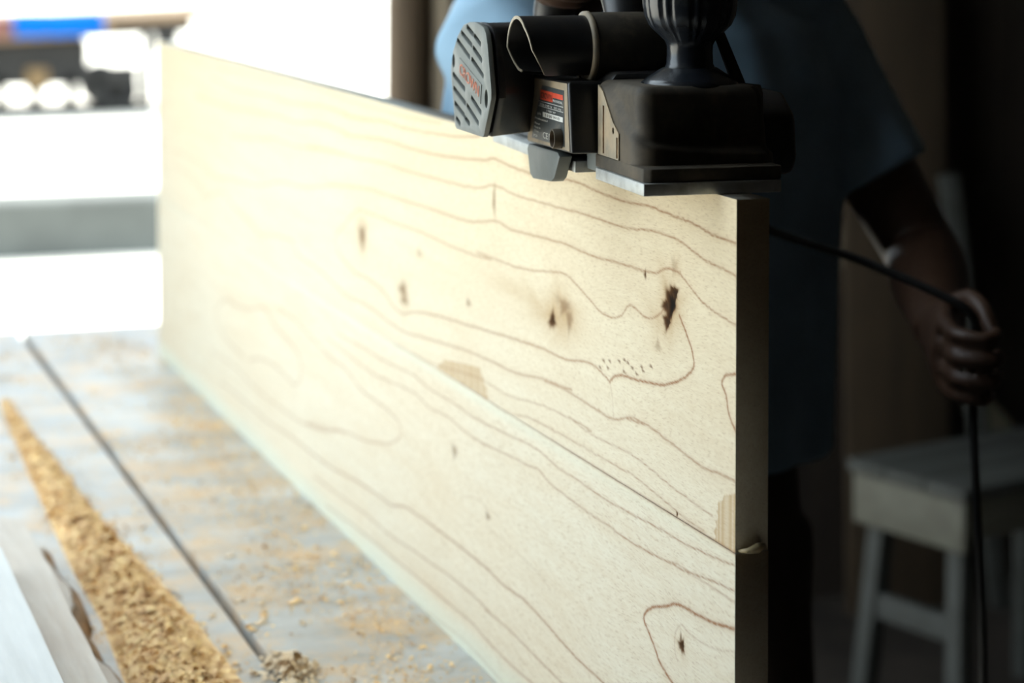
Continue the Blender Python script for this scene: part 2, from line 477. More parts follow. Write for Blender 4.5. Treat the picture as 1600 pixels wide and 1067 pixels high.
FLOOR_Z = -0.80
GRAIN = [
    (1, 2, [(1681,452),(1525,446),(1342,451),(1225,451),(1092,458),(986,458),(986,456),(910,458),(838,462),(770,461),(682,464),(600,468),(534,474)]),
    (0.5, 2.4, [(1631,468),(1342,472),(1206,474),(1091,476),(985,473),(838,473),(757,473),(646,476)]),
    (1, 2.2, [(1786,418),(1560,420),(1322,429),(1207,430),(1092,438),(986,437),(986,435),(910,439),(838,443),(771,443),(694,444),(623,447),(534,453),(516,455),(494,458),(452,456),(416,455),(381,456),(355,455),(318,459),(283,459),(249,457),(216,456),(185,456),(154,458),(125,457),(96,456),(68,455),(42,452),(16,451),(-3,451)]),
    (0.9, 2, [(1561,382),(1384,394),(1323,401),(1208,402),(1101,409),(1018,413),(1153,407),(1042,412),(948,414),(852,419),(758,420),(682,422),(611,424),(545,427),(494,435),(452,433),(412,433),(362,434),(318,435),(283,436),(249,436),(216,436),(184,437),(154,440),(124,441),(96,440),(65,435),(46,432),(25,431),(-1,429)]),
    (0.9, 2.2, [(1943,327),(1775,327),(1659,318),(1563,326),(1407,334),(1284,352),(1172,358),(1068,371),(1051,374),(910,386),(839,388),(758,390),(682,392),(623,393),(561,395),(490,404),(453,402),(400,404),(355,406),(311,407),(262,406),(213,408),(166,409),(163,409),(136,411),(118,417),(100,418),(93,417)]),
    (0.9, 1.8, [(93,418),(90,416),(67,407),(50,402),(31,399),(-2,396)]),
    (0.9, 1.8, [(995,299),(1011,301),(1027,311),(1027,322),(987,339),(941,359),(889,362),(805,363),(707,366),(646,365),(561,366),(502,369),(543,370),(478,371),(428,372),(370,378),(325,383),(298,379),(267,371),(242,365),(217,365),(201,370),(190,378),(182,380),(168,378),(157,376),(144,377),(128,383),(119,390)]),
    (1, 2, [(995,299),(949,292),(889,292),(840,288),(805,279),(772,277),(733,285),(677,292),(600,298),(545,302),(492,306),(482,307),(450,309),(405,312),(373,314),(340,314),(318,315),(296,318),(275,321),(255,321),(238,318),(225,315)]),
    (1.2, 2.4, [(225,315),(215,321),(196,325),(168,327),(141,330),(120,333),(94,341),(77,349),(69,356),(71,365),(77,372),(84,379),(94,387)]),
    (0.5, 3, [(1959,302),(1816,301),(1730,289)]),
    (0.8, 2.4, [(1730,280),(1623,301),(1540,291),(1429,280),(1387,275),(1305,284),(1228,288),(1200,276),(1111,273),(1028,266),(988,262),(890,264),(819,260),(759,260),(708,265),(647,270),(578,276),(534,278),(492,280),(482,280),(457,280),(420,283),(382,288),(356,290),(328,291),(307,293),(369,288),(325,290),(282,289),(252,288),(217,288),(184,296),(156,297),(190,294),(150,297),(113,294),(81,291),(51,289),(21,291),(-2,291)]),
    (0.5, 1.2, [(225,315),(220,305),(217,288)]),
    (0.7, 1.5, [(799,242),(733,244),(671,246),(595,253),(534,258),(459,258),(410,263),(369,267),(314,269),(262,269),(313,270),(274,267),(236,267),(189,269),(150,267),(112,263),(76,261),(37,259)]),
    (0.7, 1.5, [(589,244),(518,244),(459,243),(404,250),(347,252),(397,250),(336,252),(285,253),(241,253),(179,254),(140,251),(103,248),(67,245),(50,245)]),
    (0.9, 1.6, [(1029,214),(912,218),(819,219),(733,223),(683,220),(612,221),(556,220),(503,222),(516,221),(448,225),(384,228),(336,224),(285,224),(230,223),(179,225),(131,227),(85,228),(41,231),(-3,235)]),
    (0.9, 1.6, [(1070,202),(973,199),(883,197),(806,202),(733,206),(683,202),(624,205),(578,202),(518,202),(530,202),(468,206),(403,210),(380,212),(354,207),(307,205),(262,204),(215,204),(164,204),(117,207),(80,209),(50,213),(-3,218)]),
    (0.7, 1.6, [(215,203),(164,204),(117,207),(94,210),(50,210),(-3,210)]),
    (0.8, 2.2, [(1297,199),(1193,196),(1070,184),(989,182),(928,172),(862,171),(806,169),(779,163),(783,152),(820,137),(862,129),(913,120),(990,113),(1071,97),(1158,87),(990,112),(1030,107),(1071,96),(1123,89),(1204,81),(1309,78),(1412,76),(1545,81),(1691,75)]),
    (0.8, 2.8, [(1455,105),(1390,119),(1318,125),(1260,123),(1212,121),(1184,137),(1189,156),(1230,167),(1307,172),(1368,186),(1453,171),(1532,164),(1590,162),(1639,144),(1659,125),(1628,115),(1568,107),(1488,104)]),
    (0.5, 2.6, [(1807,153),(1754,139),(1735,126),(1755,111),(1802,107),(1843,114),(1835,135),(1807,153)]),
    (1.1, 2.2, [(1630,44),(1456,48),(1350,48),(1232,55),(1072,59),(990,66),(914,72),(856,75),(814,76),(773,85),(721,89),(648,91),(578,93),(513,93),(517,93),(465,91),(416,93),(369,89),(324,84),(282,81),(225,80),(179,80),(135,80),(93,79)]),
    (0.8, 2.2, [(1124,32),(1031,37),(914,43),(828,44),(734,50),(636,56),(556,58),(503,56),(517,55),(455,56),(406,54),(355,52),(303,50),(257,47)]),
    (0.8, 2.2, [(1073,12),(952,19),(842,23),(734,27),(636,30),(556,32),(517,29),(455,27),(397,28),(333,27)]),
    (0.4, 2.4, [(787,-1),(697,2),(613,8),(545,9),(465,4)]),
    (1.3, 2.8, [(-5,193),(29,187),(61,184),(81,183),(97,181),(118,173),(135,168),(152,159),(155,152),(146,146),(135,138),(125,130),(104,123),(77,119),(44,118)]),
    (0.4, 1.4, [(-5,178),(26,170),(51,167),(74,167),(87,169),(97,161),(99,149),(94,141)]),
    (1.2, 2.4, [(-3,364),(1,363),(15,360),(22,354),(20,350),(15,346),(11,335),(-1,324)]),
    (0.35, 2, [(492,434),(495,424),(496,410)]),
    (0.3, 2.5, [(1095,474),(1093,453),(1092,434)]),
    (0.25, 2.5, [(555,465),(554,454)]),
    (0.25, 2, [(531,467),(531,430)]),
    (0.3, 1.4, [(517,130),(440,128),(388,126),(351,120)]),
    (0.3, 1.5, [(589,139),(545,148),(513,147),(482,148)]),
]

# ------------------------------------------------------------------ the setting
tag(MB().box((-60, -40, FLOOR_Z - 0.3), (80, 120, FLOOR_Z - 0.01)).build('ground', 'ground'), kind='structure',
    label='bright sandy yard outside the open shed')
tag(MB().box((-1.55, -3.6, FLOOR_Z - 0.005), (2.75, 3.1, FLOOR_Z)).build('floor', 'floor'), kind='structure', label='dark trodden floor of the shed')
cl = MB()
cl.prism([(-1.60, -3.8), (2.95, -3.8), (2.95, 4.0), (-1.60, 4.0), (-1.60, 2.7), (-0.4, 2.7), (-0.4, 0.9), (-0.95, 0.9), (-0.95, 0.15), (-1.60, 0.15)], 2.05, 2.13, 2)  # cutout at the left is added to let skylight onto panel and bench
tag(cl.build('ceiling', 'roof'), kind='structure', label='dark board roof over the work area, cut open at the left to let light in')

def plank_wall(name, p0, p1, z0, z1, thick, wid, mat, label):
    """row of upright boards; p0, p1 floor points"""
    root = tag(empty(name, (p0[0], p0[1], z0)), label, kind='structure')
    d = Vector((p1[0] - p0[0], p1[1] - p0[1], 0))
    n = max(1, int(round(d.length / wid)))
    st = d.length / n
    root.rotation_euler = (0, 0, math.atan2(d.y, d.x))
    for i in range(n):
        off = random.uniform(-0.004, 0.004)
        MB().box((i * st + 0.0004, off, 0), ((i + 1) * st - 0.0004, thick + off, z1 - z0)).build('plank', mat, root)
    return root

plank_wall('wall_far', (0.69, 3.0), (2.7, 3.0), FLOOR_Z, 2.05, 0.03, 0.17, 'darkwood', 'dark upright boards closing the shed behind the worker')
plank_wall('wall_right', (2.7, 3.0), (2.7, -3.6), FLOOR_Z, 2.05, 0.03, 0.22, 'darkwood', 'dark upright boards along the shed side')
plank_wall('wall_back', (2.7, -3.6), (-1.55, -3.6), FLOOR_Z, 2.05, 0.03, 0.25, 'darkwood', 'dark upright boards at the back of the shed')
plank_wall('wall_left', (-1.55, -3.6), (-1.55, 0.15), FLOOR_Z, 2.05, 0.03, 0.25, 'darkwood', 'dark upright boards beside the open bay of the shed')  # out of view; its length is set to shape bay light on the panel
plank_wall('wall_left', (-1.55, 2.0), (-1.55, 3.0), FLOOR_Z, 2.05, 0.03, 0.25, 'darkwood', 'added dark upright boards out of view, cutting bay light on the slab')  # unseen piece added to even out the light along the panel
plank_wall('wall_far', (-1.55, 3.0), (-0.32, 3.0), FLOOR_Z, 2.05, 0.03, 0.20, 'darkwood', 'added dark upright boards out of view, cutting light from the far opening')  # unseen piece added to narrow the far opening and cut its light

post = MB().tube([(0.658, 2.945, FLOOR_Z), (0.657, 2.945, 0.0), (0.660, 2.945, 0.6), (0.658, 2.945, 2.05)], [(0.046, 0.044), (0.045, 0.043), (0.043, 0.042), (0.046, 0.044)], 10).build('corner_post', 'postwood', smooth=True)
tag(post, 'dark brown timber post between the bright yard and the blue shirt', 'post')
pb = MB().prism([(0.707, 2.936), (0.736, 2.906), (0.752, 2.924), (0.722, 2.952)], FLOOR_Z, 2.0, 2).build('upright_board', 'palewood', bevel=0.003)
tag(pb, 'narrow pale tan board standing against the dark post', 'board')

# made-up low wall standing in for a shadow band on the yard
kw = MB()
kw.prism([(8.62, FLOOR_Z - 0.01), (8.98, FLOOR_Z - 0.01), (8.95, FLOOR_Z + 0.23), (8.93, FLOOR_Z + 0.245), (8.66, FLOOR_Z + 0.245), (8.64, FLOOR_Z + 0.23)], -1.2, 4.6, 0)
kwo = kw.build('shadow_band_wall', 'shadow_grey')
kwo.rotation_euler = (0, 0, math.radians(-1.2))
tag(kwo, 'made-up low grey wall standing in for a shadow across the sunlit yard', 'wall')

# ------------------------------------------------------------------ cart far out in the yard
CY0 = 15.9
cart = tag(empty('flatbed_cart', (2.6, CY0, FLOOR_Z - 0.01)), 'flatbed cart with tan board deck and dark frame in the yard', 'cart')
def cbox(name, x0, x1, y0, y1, z0, z1, mat, par=cart, bevel=0.0):
    return MB().box((x0 - 2.6, y0, z0), (x1 - 2.6, y1, z1)).build(name, mat, par, bevel=bevel)
def tilted(name, x0, x1, y0, y1, z0, z1, mat, par=cart):
    """box whose height follows the slightly raised right end of the deck"""
    mb = MB().box((x0 - 2.6, y0, z0), (x1 - 2.6, y1, z1))
    mb.v = [(x, y, z + (x + 1.2) * 0.042) for x, y, z in mb.v]
    return mb.build(name, mat, par)
for i in range(7):
    tilted('deck_board', 0.3, 3.08, i * 0.17, i * 0.17 + 0.16, 0.65, 0.715 + 0.004 * (i % 2), 'deckwood')
tilted('side_beam', 0.3, 2.2, -0.07, -0.005, 0.565, 0.70, 'deckwood')
tilted('frame_rail', 0.3, 2.85, 0.06, 0.16, 0.55, 0.649, 'steel_dark')
tilted('frame_rail', 0.3, 2.85, 1.0, 1.1, 0.55, 0.649, 'steel_dark')
cbox('lower_rail', 0.3, 2.46, 0.03, 0.13, 0.005, 0.085, 'steel_dark')
cbox('middle_rail', 0.3, 2.42, 0.03, 0.13, 0.225, 0.365, 'steel_dark')
cbox('tool_box', 0.3, 2.05, 0.05, 0.55, 0.29, 0.57, 'steel_dark', bevel=0.03)
cbox('ochre_bracket', 1.58, 1.74, 0.0, 0.1, 0.19, 0.36, 'ochre', bevel=0.01)
for x in (1.35, 1.61, 1.87, 2.07):
    cbox('upright', x, x + 0.08, 0.03, 0.12, 0.005, 0.30, 'steel_dark')
cbox('upright', 2.46, 2.53, 0.03, 0.13, 0.005, 0.66, 'steel_dark')
cbox('upright', 2.56, 2.74, 0.03, 0.13, 0.44, 0.66, 'steel_dark', bevel=0.03)
def wheel(x, y, r, par):
    w = MB().lathe([(r - 0.07, -0.07), (r - 0.02, -0.075), (r, -0.05), (r, 0.05), (r - 0.02, 0.075), (r - 0.07, 0.07)], (x - 2.6, y, r), 28, 'Y').build('wheel', 'rubber', par, smooth=True)
    MB().lathe([(0.06, -0.09), (0.10, -0.06), (r - 0.06, -0.04), (r - 0.06, 0.04), (0.06, 0.06)], (x - 2.6, y, r), 20, 'Y').build('hub', 'steel_dark', w, smooth=True)
wheel(2.28, 0.20, 0.17, cart)
wheel(0.9, 0.20, 0.17, cart)
wheel(2.28, 0.95, 0.17, cart)
wheel(0.9, 0.95, 0.17, cart)

def draped(name, x0, x1, mat, label, cat, drop):
    """sheet hanging over the front edge of the cart deck"""
    mb = MB()
    nx = 16
    prof = [(0.35, 0.765), (-0.04, 0.765), (-0.10, 0.735), (-0.105, 0.735 - drop * 0.5), (-0.10, 0.735 - drop)]
    for s, off in ((0, 0.0), (1, 0.006)):
        for i in range(nx + 1):
            x = x0 + (x1 - x0) * i / nx
            for j, (y, z) in enumerate(prof):
                wv = 0.012 * math.sin(i * 1.7 + j)
                mb.v.append((x, CY0 + y - off + (wv if j > 2 else 0), FLOOR_Z - 0.01 + z + off + (wv * 0.4 if j == 4 else 0)))
    m = len(prof)
    tot = (nx + 1) * m
    for i in range(nx):
        for j in range(m - 1):
            a = i * m + j
            mb.f.append((a, a + 1, a + m + 1, a + m))
            mb.f.append((tot + a, tot + a + m, tot + a + m + 1, tot + a + 1))
    return tag(mb.build(name, mat, smooth=True), label, cat)
draped('tarpaulin', 1.475, 2.14, 'bluetarp', 'bright blue tarpaulin hanging over the edge of the cart deck', 'tarpaulin', 0.13)
draped('cloth_sheet', 0.9, 1.455, 'redsheet', 'rust red sheet hanging beside the blue tarpaulin', 'sheet', 0.14)

# ------------------------------------------------------------------ workbench
BT = -0.0004
bench = tag(empty('workbench', (-0.2, 0.9, FLOOR_Z)), 'long weathered grey workbench of wide planks under the standing panel', 'workbench')
def bench_part(mb, name, mat='bench', bevel=0.0):
    o = mb.build(name, mat, bench, bevel=bevel)
    o.matrix_parent_inverse = Matrix.Translation((0.2, -0.9, -FLOOR_Z))
    return o
def wavy_plank(x0, x1, y0, y1, seed, amp=0.0022):
    """bench plank with slightly uneven long edges and a gently uneven top"""
    rnd = random.Random(seed)
    n = 70
    mb = MB()
    for i in range(n + 1):
        y = y0 + (y1 - y0) * i / n
        a = x0 + amp * (noise.noise((y * 3.1, seed, 0)) + 0.5 * noise.noise((y * 11, seed, 5)))
        b = x1 + amp * (noise.noise((y * 3.1, seed, 9)) + 0.5 * noise.noise((y * 11, seed, 3)))
        c = 0.0012
        mb.v += [(a, y, BT - 0.045), (a, y, BT - c), (a + c, y, BT), (b - c, y, BT), (b, y, BT - c), (b, y, BT - 0.045)]
    for i in range(n):
        for k in range(6):
            k2 = (k + 1) % 6
            mb.f.append((i * 6 + k, i * 6 + k2, i * 6 + 6 + k2, i * 6 + 6 + k))
    mb.f.append((0, 1, 2, 3, 4, 5))
    mb.f.append(tuple(n * 6 + k for k in (5, 4, 3, 2, 1, 0)))
    return mb
bench_part(wavy_plank(-0.1715, 0.125, -0.55, 2.345, 1), 'plank')
bench_part(wavy_plank(-0.475, -0.1815, -0.60, 2.352, 2), 'plank')
bench_part(wavy_plank(-0.790, -0.483, -0.58, 2.338, 3), 'plank')
for y in (-0.3, 2.12):
    bench_part(MB().box((-0.76, y, -0.125), (0.10, y + 0.07, -0.046)), 'cross_rail')
    for x in (-0.74, 0.03):
        bench_part(MB().box((x, y, FLOOR_Z), (x + 0.07, y + 0.07, -0.126)), 'leg')

# ------------------------------------------------------------------ the glued panel standing on edge
PL, PT, PH, SEAM = 2.078, 0.024, 0.480, 0.243
panel = tag(empty('timber_slab', (0.012, 1.0, 0)), 'pale edge-glued wood slab with dark growth rings and knots standing on edge', 'slab')

# knots and marks on the face: along, height (mm), half sizes, tilt (deg), strength
KNOTS = [(110, 392, 8, 13, 20, 1.0), (104, 401, 7, 6, 0, .9), (116, 379, 6, 5, 0, .85), (118, 390, 6, 5, 0, .8), (350, 341, 8, 6, -35, .75), (322, 357, 13, 6, -10, .34), (311, 348, 7, 9, 5, .34), (335, 360, 9, 4, 0, .2),
         (920.8, 334, 13, 13, 0, .45), (921, 346, 9, 9, 0, .12), (772, 301, 13, 7, 0, .40), (767, 292, 12, 5.5, 0, .38), (717.5, 345, 9, 4.5, 0, .22), (566.5, 320.8, 6, 3.5, 0, .36),
         (606, 177, 7, 6, 0, .38), (511, 140.5, 6, 3.5, 0, .38), (86.5, 154, 5, 4.5, 0, .8), (88, 159, 2, 4, 0, .5), (156, 407, 2.2, 3.2, 0, .6), (495, 422, 3.5, 13, 0, .42),
         (97, 245.4, 1.6, 2, 0, .7), (132, 359, 5, 4, 0, .25), (103, 421, 5, 6, 0, .18)]
PORES = [(225.3, 330.8), (205.9, 334.2), (195.2, 337), (237.6, 328.8), (228.9, 324.9), (245, 322.3), (196.4, 328.2), (180.3, 334), (162.4, 337.9), (159.6, 335.7), (144.8, 341.7), (188.7, 336.2), (172, 331)]
KNOTS += [(a, b, 3.0, 1.1, 10, .5) for a, b in PORES]
# amber halos and glue stains: the same layout
STAIN = [(345, 346, 34, 15, 0, .62), (322, 350, 24, 19, 0, .62), (385, 348, 45, 8, 6, .40), (440, 350, 70, 8, 2, .25), (110, 390, 18, 20, 20, .70), (128, 378, 22, 12, 0, .35), (920, 337, 22, 20, 0, .20),
         (770, 297, 20, 16, 0, .28), (86, 154, 10, 9, 0, .25), (132, 360, 22, 14, 0, .16), (100, 418, 10, 12, 0, .2), (60, 330, 60, 30, 0, .05)]
STAIN_POLY = [([(662, 244), (640, 256), (572, 264), (534, 268), (508, 243)], .62), ([(33, 243), (28, 268), (14, 279), (0, 283), (-4, 243)], .68)]

def wood_attr(Y, Z, ys, zs, seed):
    """r: growth rings, g: knots, b: stains, a: greenish streaks; Y, Z in mm"""
    R = np.zeros_like(Y); G = np.zeros_like(Y); B = np.zeros_like(Y); A = np.zeros_like(Y)
    rnd = np.random.default_rng(seed)
    for inten, wid, pts in GRAIN:
        if max(p[1] for p in pts) < zs[0] - 8 or min(p[1] for p in pts) > zs[-1] + 8:
            continue
        q = np.array([(p.x, p.y) for p in catmull([(a, b, 0) for a, b in pts], 7)])
        q = q + rnd.normal(0, 0.22, q.shape)
        for s in range(0, len(q) - 1, 12):
            c = q[s:s + 13]
            mg = wid * 3.2
            i0, i1 = np.searchsorted(ys, [c[:, 0].min() - mg, c[:, 0].max() + mg])
            j0, j1 = np.searchsorted(zs, [c[:, 1].min() - mg, c[:, 1].max() + mg])
            if i1 <= i0 or j1 <= j0:
                continue
            y = Y[i0:i1, j0:j1][..., None]; z = Z[i0:i1, j0:j1][..., None]
            a, b = c[:-1], c[1:]
            d = b - a
            L2 = (d ** 2).sum(1) + 1e-9
            t = np.clip(((y - a[:, 0]) * d[:, 0] + (z - a[:, 1]) * d[:, 1]) / L2, 0, 1)
            dist = np.sqrt((y - a[:, 0] - t * d[:, 0]) ** 2 + (z - a[:, 1] - t * d[:, 1]) ** 2).min(-1)
            w = wid * 0.38
            val = inten * np.interp(c[0, 0], [0, 500, 2000], [1.0, 0.85, 0.55]) * (0.72 * np.exp(-(dist / w) ** 2) + 0.22 * np.exp(-dist / (w * 2.6)) * np.clip(1 - dist / mg, 0, 1))
            R[i0:i1, j0:j1] = np.maximum(R[i0:i1, j0:j1], val)
    def spot(T, lst, p):
        for (cy, cz, ry, rz, tilt, s) in lst:
            a = math.radians(tilt)
            m = 3 * max(ry, rz)
            i0, i1 = np.searchsorted(ys, [cy - m, cy + m]); j0, j1 = np.searchsorted(zs, [cz - m, cz + m])
            if i1 <= i0 or j1 <= j0:
                continue
            y = Y[i0:i1, j0:j1] - cy; z = Z[i0:i1, j0:j1] - cz
            u = (y * math.cos(a) + z * math.sin(a)) / ry; v = (-y * math.sin(a) + z * math.cos(a)) / rz
            wob = 1 + 0.35 * np.sin(3 * np.arctan2(v, u) + cy) + 0.2 * np.sin(7 * np.arctan2(v, u) + cz)
            T[i0:i1, j0:j1] = np.maximum(T[i0:i1, j0:j1], s * np.exp(-((u * u + v * v) * wob) ** p))
    spot(G, KNOTS, 1.6)
    spot(B, STAIN, 0.9)
    for poly, s in STAIN_POLY:
        ins = np.zeros(Y.shape, bool)
        j = len(poly) - 1
        jit = 1.5 * np.sin(Z * 0.9) + 1.2 * np.sin(Z * 0.37 + Y * 0.2)
        for i in range(len(poly)):
            (ay, az), (by, bz) = poly[i], poly[j]
            if az != bz:
                ins ^= ((az > Z) != (bz > Z)) & (Y + jit < (by - ay) * (Z - az) / (bz - az) + ay)
            j = i
        streak = 0.75 + 0.25 * np.sin(Y * 0.8 + 2 * np.sin(Y * 0.23))
        B = np.maximum(B, ins * s * streak * (Z > SEAM * 1000))
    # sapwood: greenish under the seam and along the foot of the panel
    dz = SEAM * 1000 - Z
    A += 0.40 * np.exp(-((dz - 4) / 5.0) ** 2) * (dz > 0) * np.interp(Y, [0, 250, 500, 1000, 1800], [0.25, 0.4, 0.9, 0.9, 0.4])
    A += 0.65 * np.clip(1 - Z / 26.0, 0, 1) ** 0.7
    R = np.maximum(R, np.exp(-(dz / 1.0) ** 2) * np.interp(Y, [0, 300, 450, 2000], [0.75, 0.65, 0.15, 0.1]))
    # grey drying crack along the lower board near its end
    return np.clip(np.stack([R, G, B, A], -1), 0, 1)

def panel_board(z0, z1, x0, y0, seed):
    """one board: a fine front face that carries the figure, and the other five sides"""
    ys = [y0]
    while ys[-1] < PL - 0.002:
        ys.append(ys[-1] + 0.00095 + 0.0008 * max(ys[-1], 0))
    ys[-1] = PL
    ys = np.array(ys)
    nz = int((z1 - z0) / 0.00115)
    zs = np.linspace(z0, z1, nz)
    Y, Z = np.meshgrid(ys, zs, indexing='ij')
    A = wood_attr(Y * 1000, Z * 1000, ys * 1000, zs * 1000, seed)
    ny = len(ys)
    X = np.full_like(Y, x0) + 0.004 * np.clip(A[..., 1] - 0.45, 0, 1)
    # sawn end: a slightly ragged outline
    V = np.stack([X, Y, Z], -1).reshape(-1, 3)
    idx = np.arange(ny * nz).reshape(ny, nz)
    q = np.stack([idx[:-1, :-1], idx[:-1, 1:], idx[1:, 1:], idx[1:, :-1]], -1).reshape(-1, 4)
    e = len(V)
    x1 = PT + x0 * 0.3
    c = 0.0
    box = np.array([(x0, y0, z0), (x1, y0, z0), (x1, PL, z0), (x0, PL, z0), (x0, y0, z1), (x1, y0, z1), (x1, PL, z1), (x0, PL, z1)])
    bf = np.array([(0, 1, 5, 4), (1, 2, 6, 5), (2, 3, 7, 6), (4, 5, 6, 7), (3, 2, 1, 0)]) + e
    V = np.vstack([V, box])
    F = np.vstack([q, bf])
    me = bpy.data.meshes.new('board')
    me.vertices.add(len(V)); me.vertices.foreach_set('co', V.ravel())
    me.loops.add(F.size); me.loops.foreach_set('vertex_index', F.ravel().astype(np.int32))
    me.polygons.add(len(F))
    me.polygons.foreach_set('loop_start', np.arange(0, F.size, 4, dtype=np.int32))
    me.polygons.foreach_set('loop_total', np.full(len(F), 4, dtype=np.int32))
    me.update(calc_edges=True)
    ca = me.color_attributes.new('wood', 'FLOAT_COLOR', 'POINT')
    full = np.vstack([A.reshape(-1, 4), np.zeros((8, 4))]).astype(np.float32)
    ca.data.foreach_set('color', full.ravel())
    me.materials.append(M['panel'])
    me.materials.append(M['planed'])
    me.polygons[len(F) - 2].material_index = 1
    o = bpy.data.objects.new('board', me)
    COL.objects.link(o)
    o.parent = panel
    o.matrix_parent_inverse = Matrix.Translation((-0.012, -1.0, 0))
    return o
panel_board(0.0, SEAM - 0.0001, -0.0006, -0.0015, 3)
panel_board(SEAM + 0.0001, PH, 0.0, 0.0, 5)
sp = MB().tube([(0.002, 0.001, SEAM + 0.001), (0.008, -0.004, SEAM + 0.002), (0.014, -0.005, SEAM + 0.0035), (0.020, -0.003, SEAM + 0.004)], [(0.0012, 0.001), (0.002, 0.0025), (0.0035, 0.003), (0.0022, 0.002)], 10).build('glue_bead', 'glue', panel, smooth=True)
sp.matrix_parent_inverse = Matrix.Translation((-0.012, -1.0, 0))

# ------------------------------------------------------------------ sawn boards stacked on the bench
def sawn_board(name, x0, x1, y0, y1, z0, z1, mat, label, wane=0.0, seed=0, group=None, corner=0.0):
    """board with an uneven, possibly bark-edged, right side and a clipped far corner"""
    root = tag(empty(name, (0.5 * (x0 + x1), 0.5 * (y0 + y1), z0)), label, 'board')
    n = 60
    mb, bk = MB(), MB()
    inv = Vector((0.5 * (x0 + x1), 0.5 * (y0 + y1), z0))
    for i in range(n + 1):
        y = y0 + (y1 - y0) * i / n
        xr = x1 + wane * 0.5 * (noise.noise((y * 7, seed, 0)) + 0.6 * noise.noise((y * 19, seed, 2)))
        if corner and y > y1 - corner:
            xr -= (y - (y1 - corner)) ** 2 / corner * 0.9
        ww = wane * (0.6 + 0.4 * noise.noise((y * 5, seed, 7)))
        mb.v += [(x0, y, z0), (x0, y, z1), (xr - ww, y, z1), (xr, y, z0)]
        bk.v += [(xr - ww - 0.001, y, z1 + 0.0006), (xr - ww * 0.4 + 0.002, y, z0 + (z1 - z0) * 0.62), (xr + 0.003, y, z0 + 0.001), (xr - ww * 0.4 - 0.004, y, z0 + 0.001)]
    for i in range(n):
        for k in range(4):
            k2 = (k + 1) % 4
            mb.f.append((i * 4 + k, i * 4 + k2, i * 4 + 4 + k2, i * 4 + 4 + k))
            if n * 0.62 < i:
                bk.f.append((i * 4 + k, i * 4 + k2, i * 4 + 4 + k2, i * 4 + 4 + k))
    mb.f += [(0, 1, 2, 3), tuple(n * 4 + k for k in (3, 2, 1, 0))]
    o = mb.build('plank', mat, root)
    o.matrix_parent_inverse = Matrix.Translation(-inv)
    if wane > 0.006:
        k0 = (int(n * 0.62) + 1) * 4
        bk.v = bk.v[k0:]
        bk.f = [tuple(i - k0 for i in q) for q in bk.f]
        b = bk.build('bark_edge', 'bark', root, smooth=True)
        b.matrix_parent_inverse = Matrix.Translation(-inv)
    return root
sawn_board('sawn_board', -0.60, -0.318, -0.45, 0.96, 0.0, 0.0255, 'offcut', 'pale sawn board with brown bark edge, lowest of the stack on the bench', 0.020, 4)
sawn_board('sawn_board', -0.63, -0.343, -0.42, 1.02, 0.026, 0.0515, 'offcut', 'grained sawn board lying between the bark-edged board and the white board', 0.004, 9, corner=0.06)
sawn_board('sawn_board', -0.68, -0.390, -0.40, 0.80, 0.052, 0.0775, 'offcut_white', 'smooth white planed board on top of the stack', 0.001, 13, corner=0.02)

# ------------------------------------------------------------------ sawdust and shavings
def flakes(n, place, size, seed):
    """thousands of small bent chips as one mesh; place(rnd) -> x, y, z"""
    r = np.random.default_rng(seed)
    P = np.array([place(r) for _ in range(n)])
    yaw = r.uniform(0, 2 * PI, n); pit = r.normal(0, 0.32, n); rol = r.normal(0, 0.35, n)
    ln = r.gamma(4, size / 4, n); wd = ln * r.uniform(0.35, 0.8, n); cu = ln * r.uniform(0.05, 0.35, n)
    base = []
    for t, k in ((-0.5, 0), (0, 1), (0.5, 0)):
        for s in (-0.5, 0.5):
            base.append((t, s, k))
    base = np.array(base)
    L = np.zeros((n, 6, 3))
    L[..., 0] = base[None, :, 0] * ln[:, None]
    L[..., 1] = base[None, :, 1] * wd[:, None]
    L[..., 2] = base[None, :, 2] * cu[:, None]
    cp, sp_ = np.cos(pit)[:, None], np.sin(pit)[:, None]
    x = L[..., 0] * cp + L[..., 2] * sp_; z = -L[..., 0] * sp_ + L[..., 2] * cp; y = L[..., 1]
    cr, sr = np.cos(rol)[:, None], np.sin(rol)[:, None]
    y, z = y * cr - z * sr, y * sr + z * cr
    cy_, sy_ = np.cos(yaw)[:, None], np.sin(yaw)[:, None]
    x, y = x * cy_ - y * sy_, x * sy_ + y * cy_
    zmin = z.min(1, keepdims=True)
    V = np.stack([x + P[:, 0:1], y + P[:, 1:2], z - zmin + P[:, 2:3]], -1).reshape(-1, 3)
    o = (np.arange(n) * 6)[:, None, None]
    F = (np.array([(0, 1, 3, 2), (2, 3, 5, 4)])[None] + o).reshape(-1, 4)
    return V.tolist(), F.tolist()
SAW = [(1.80, -0.266, 0.003, 0.002), (1.71, -0.268, 0.006, 0.004), (1.44, -0.267, 0.015, 0.010), (1.18, -0.267, 0.020, 0.013), (0.965, -0.263, 0.027, 0.016), (0.78, -0.257, 0.031, 0.019), (0.60, -0.259, 0.036, 0.022), (0.30, -0.259, 0.036, 0.022), (0.0, -0.259, 0.026, 0.015), (-0.15, -0.259, 0.005, 0.003)]
sy = np.array([s[0] for s in SAW])[::-1]; sxc = np.array([s[1] for s in SAW])[::-1]; sw = np.array([s[2] for s in SAW])[::-1]; shh = np.array([s[3] for s in SAW])[::-1]
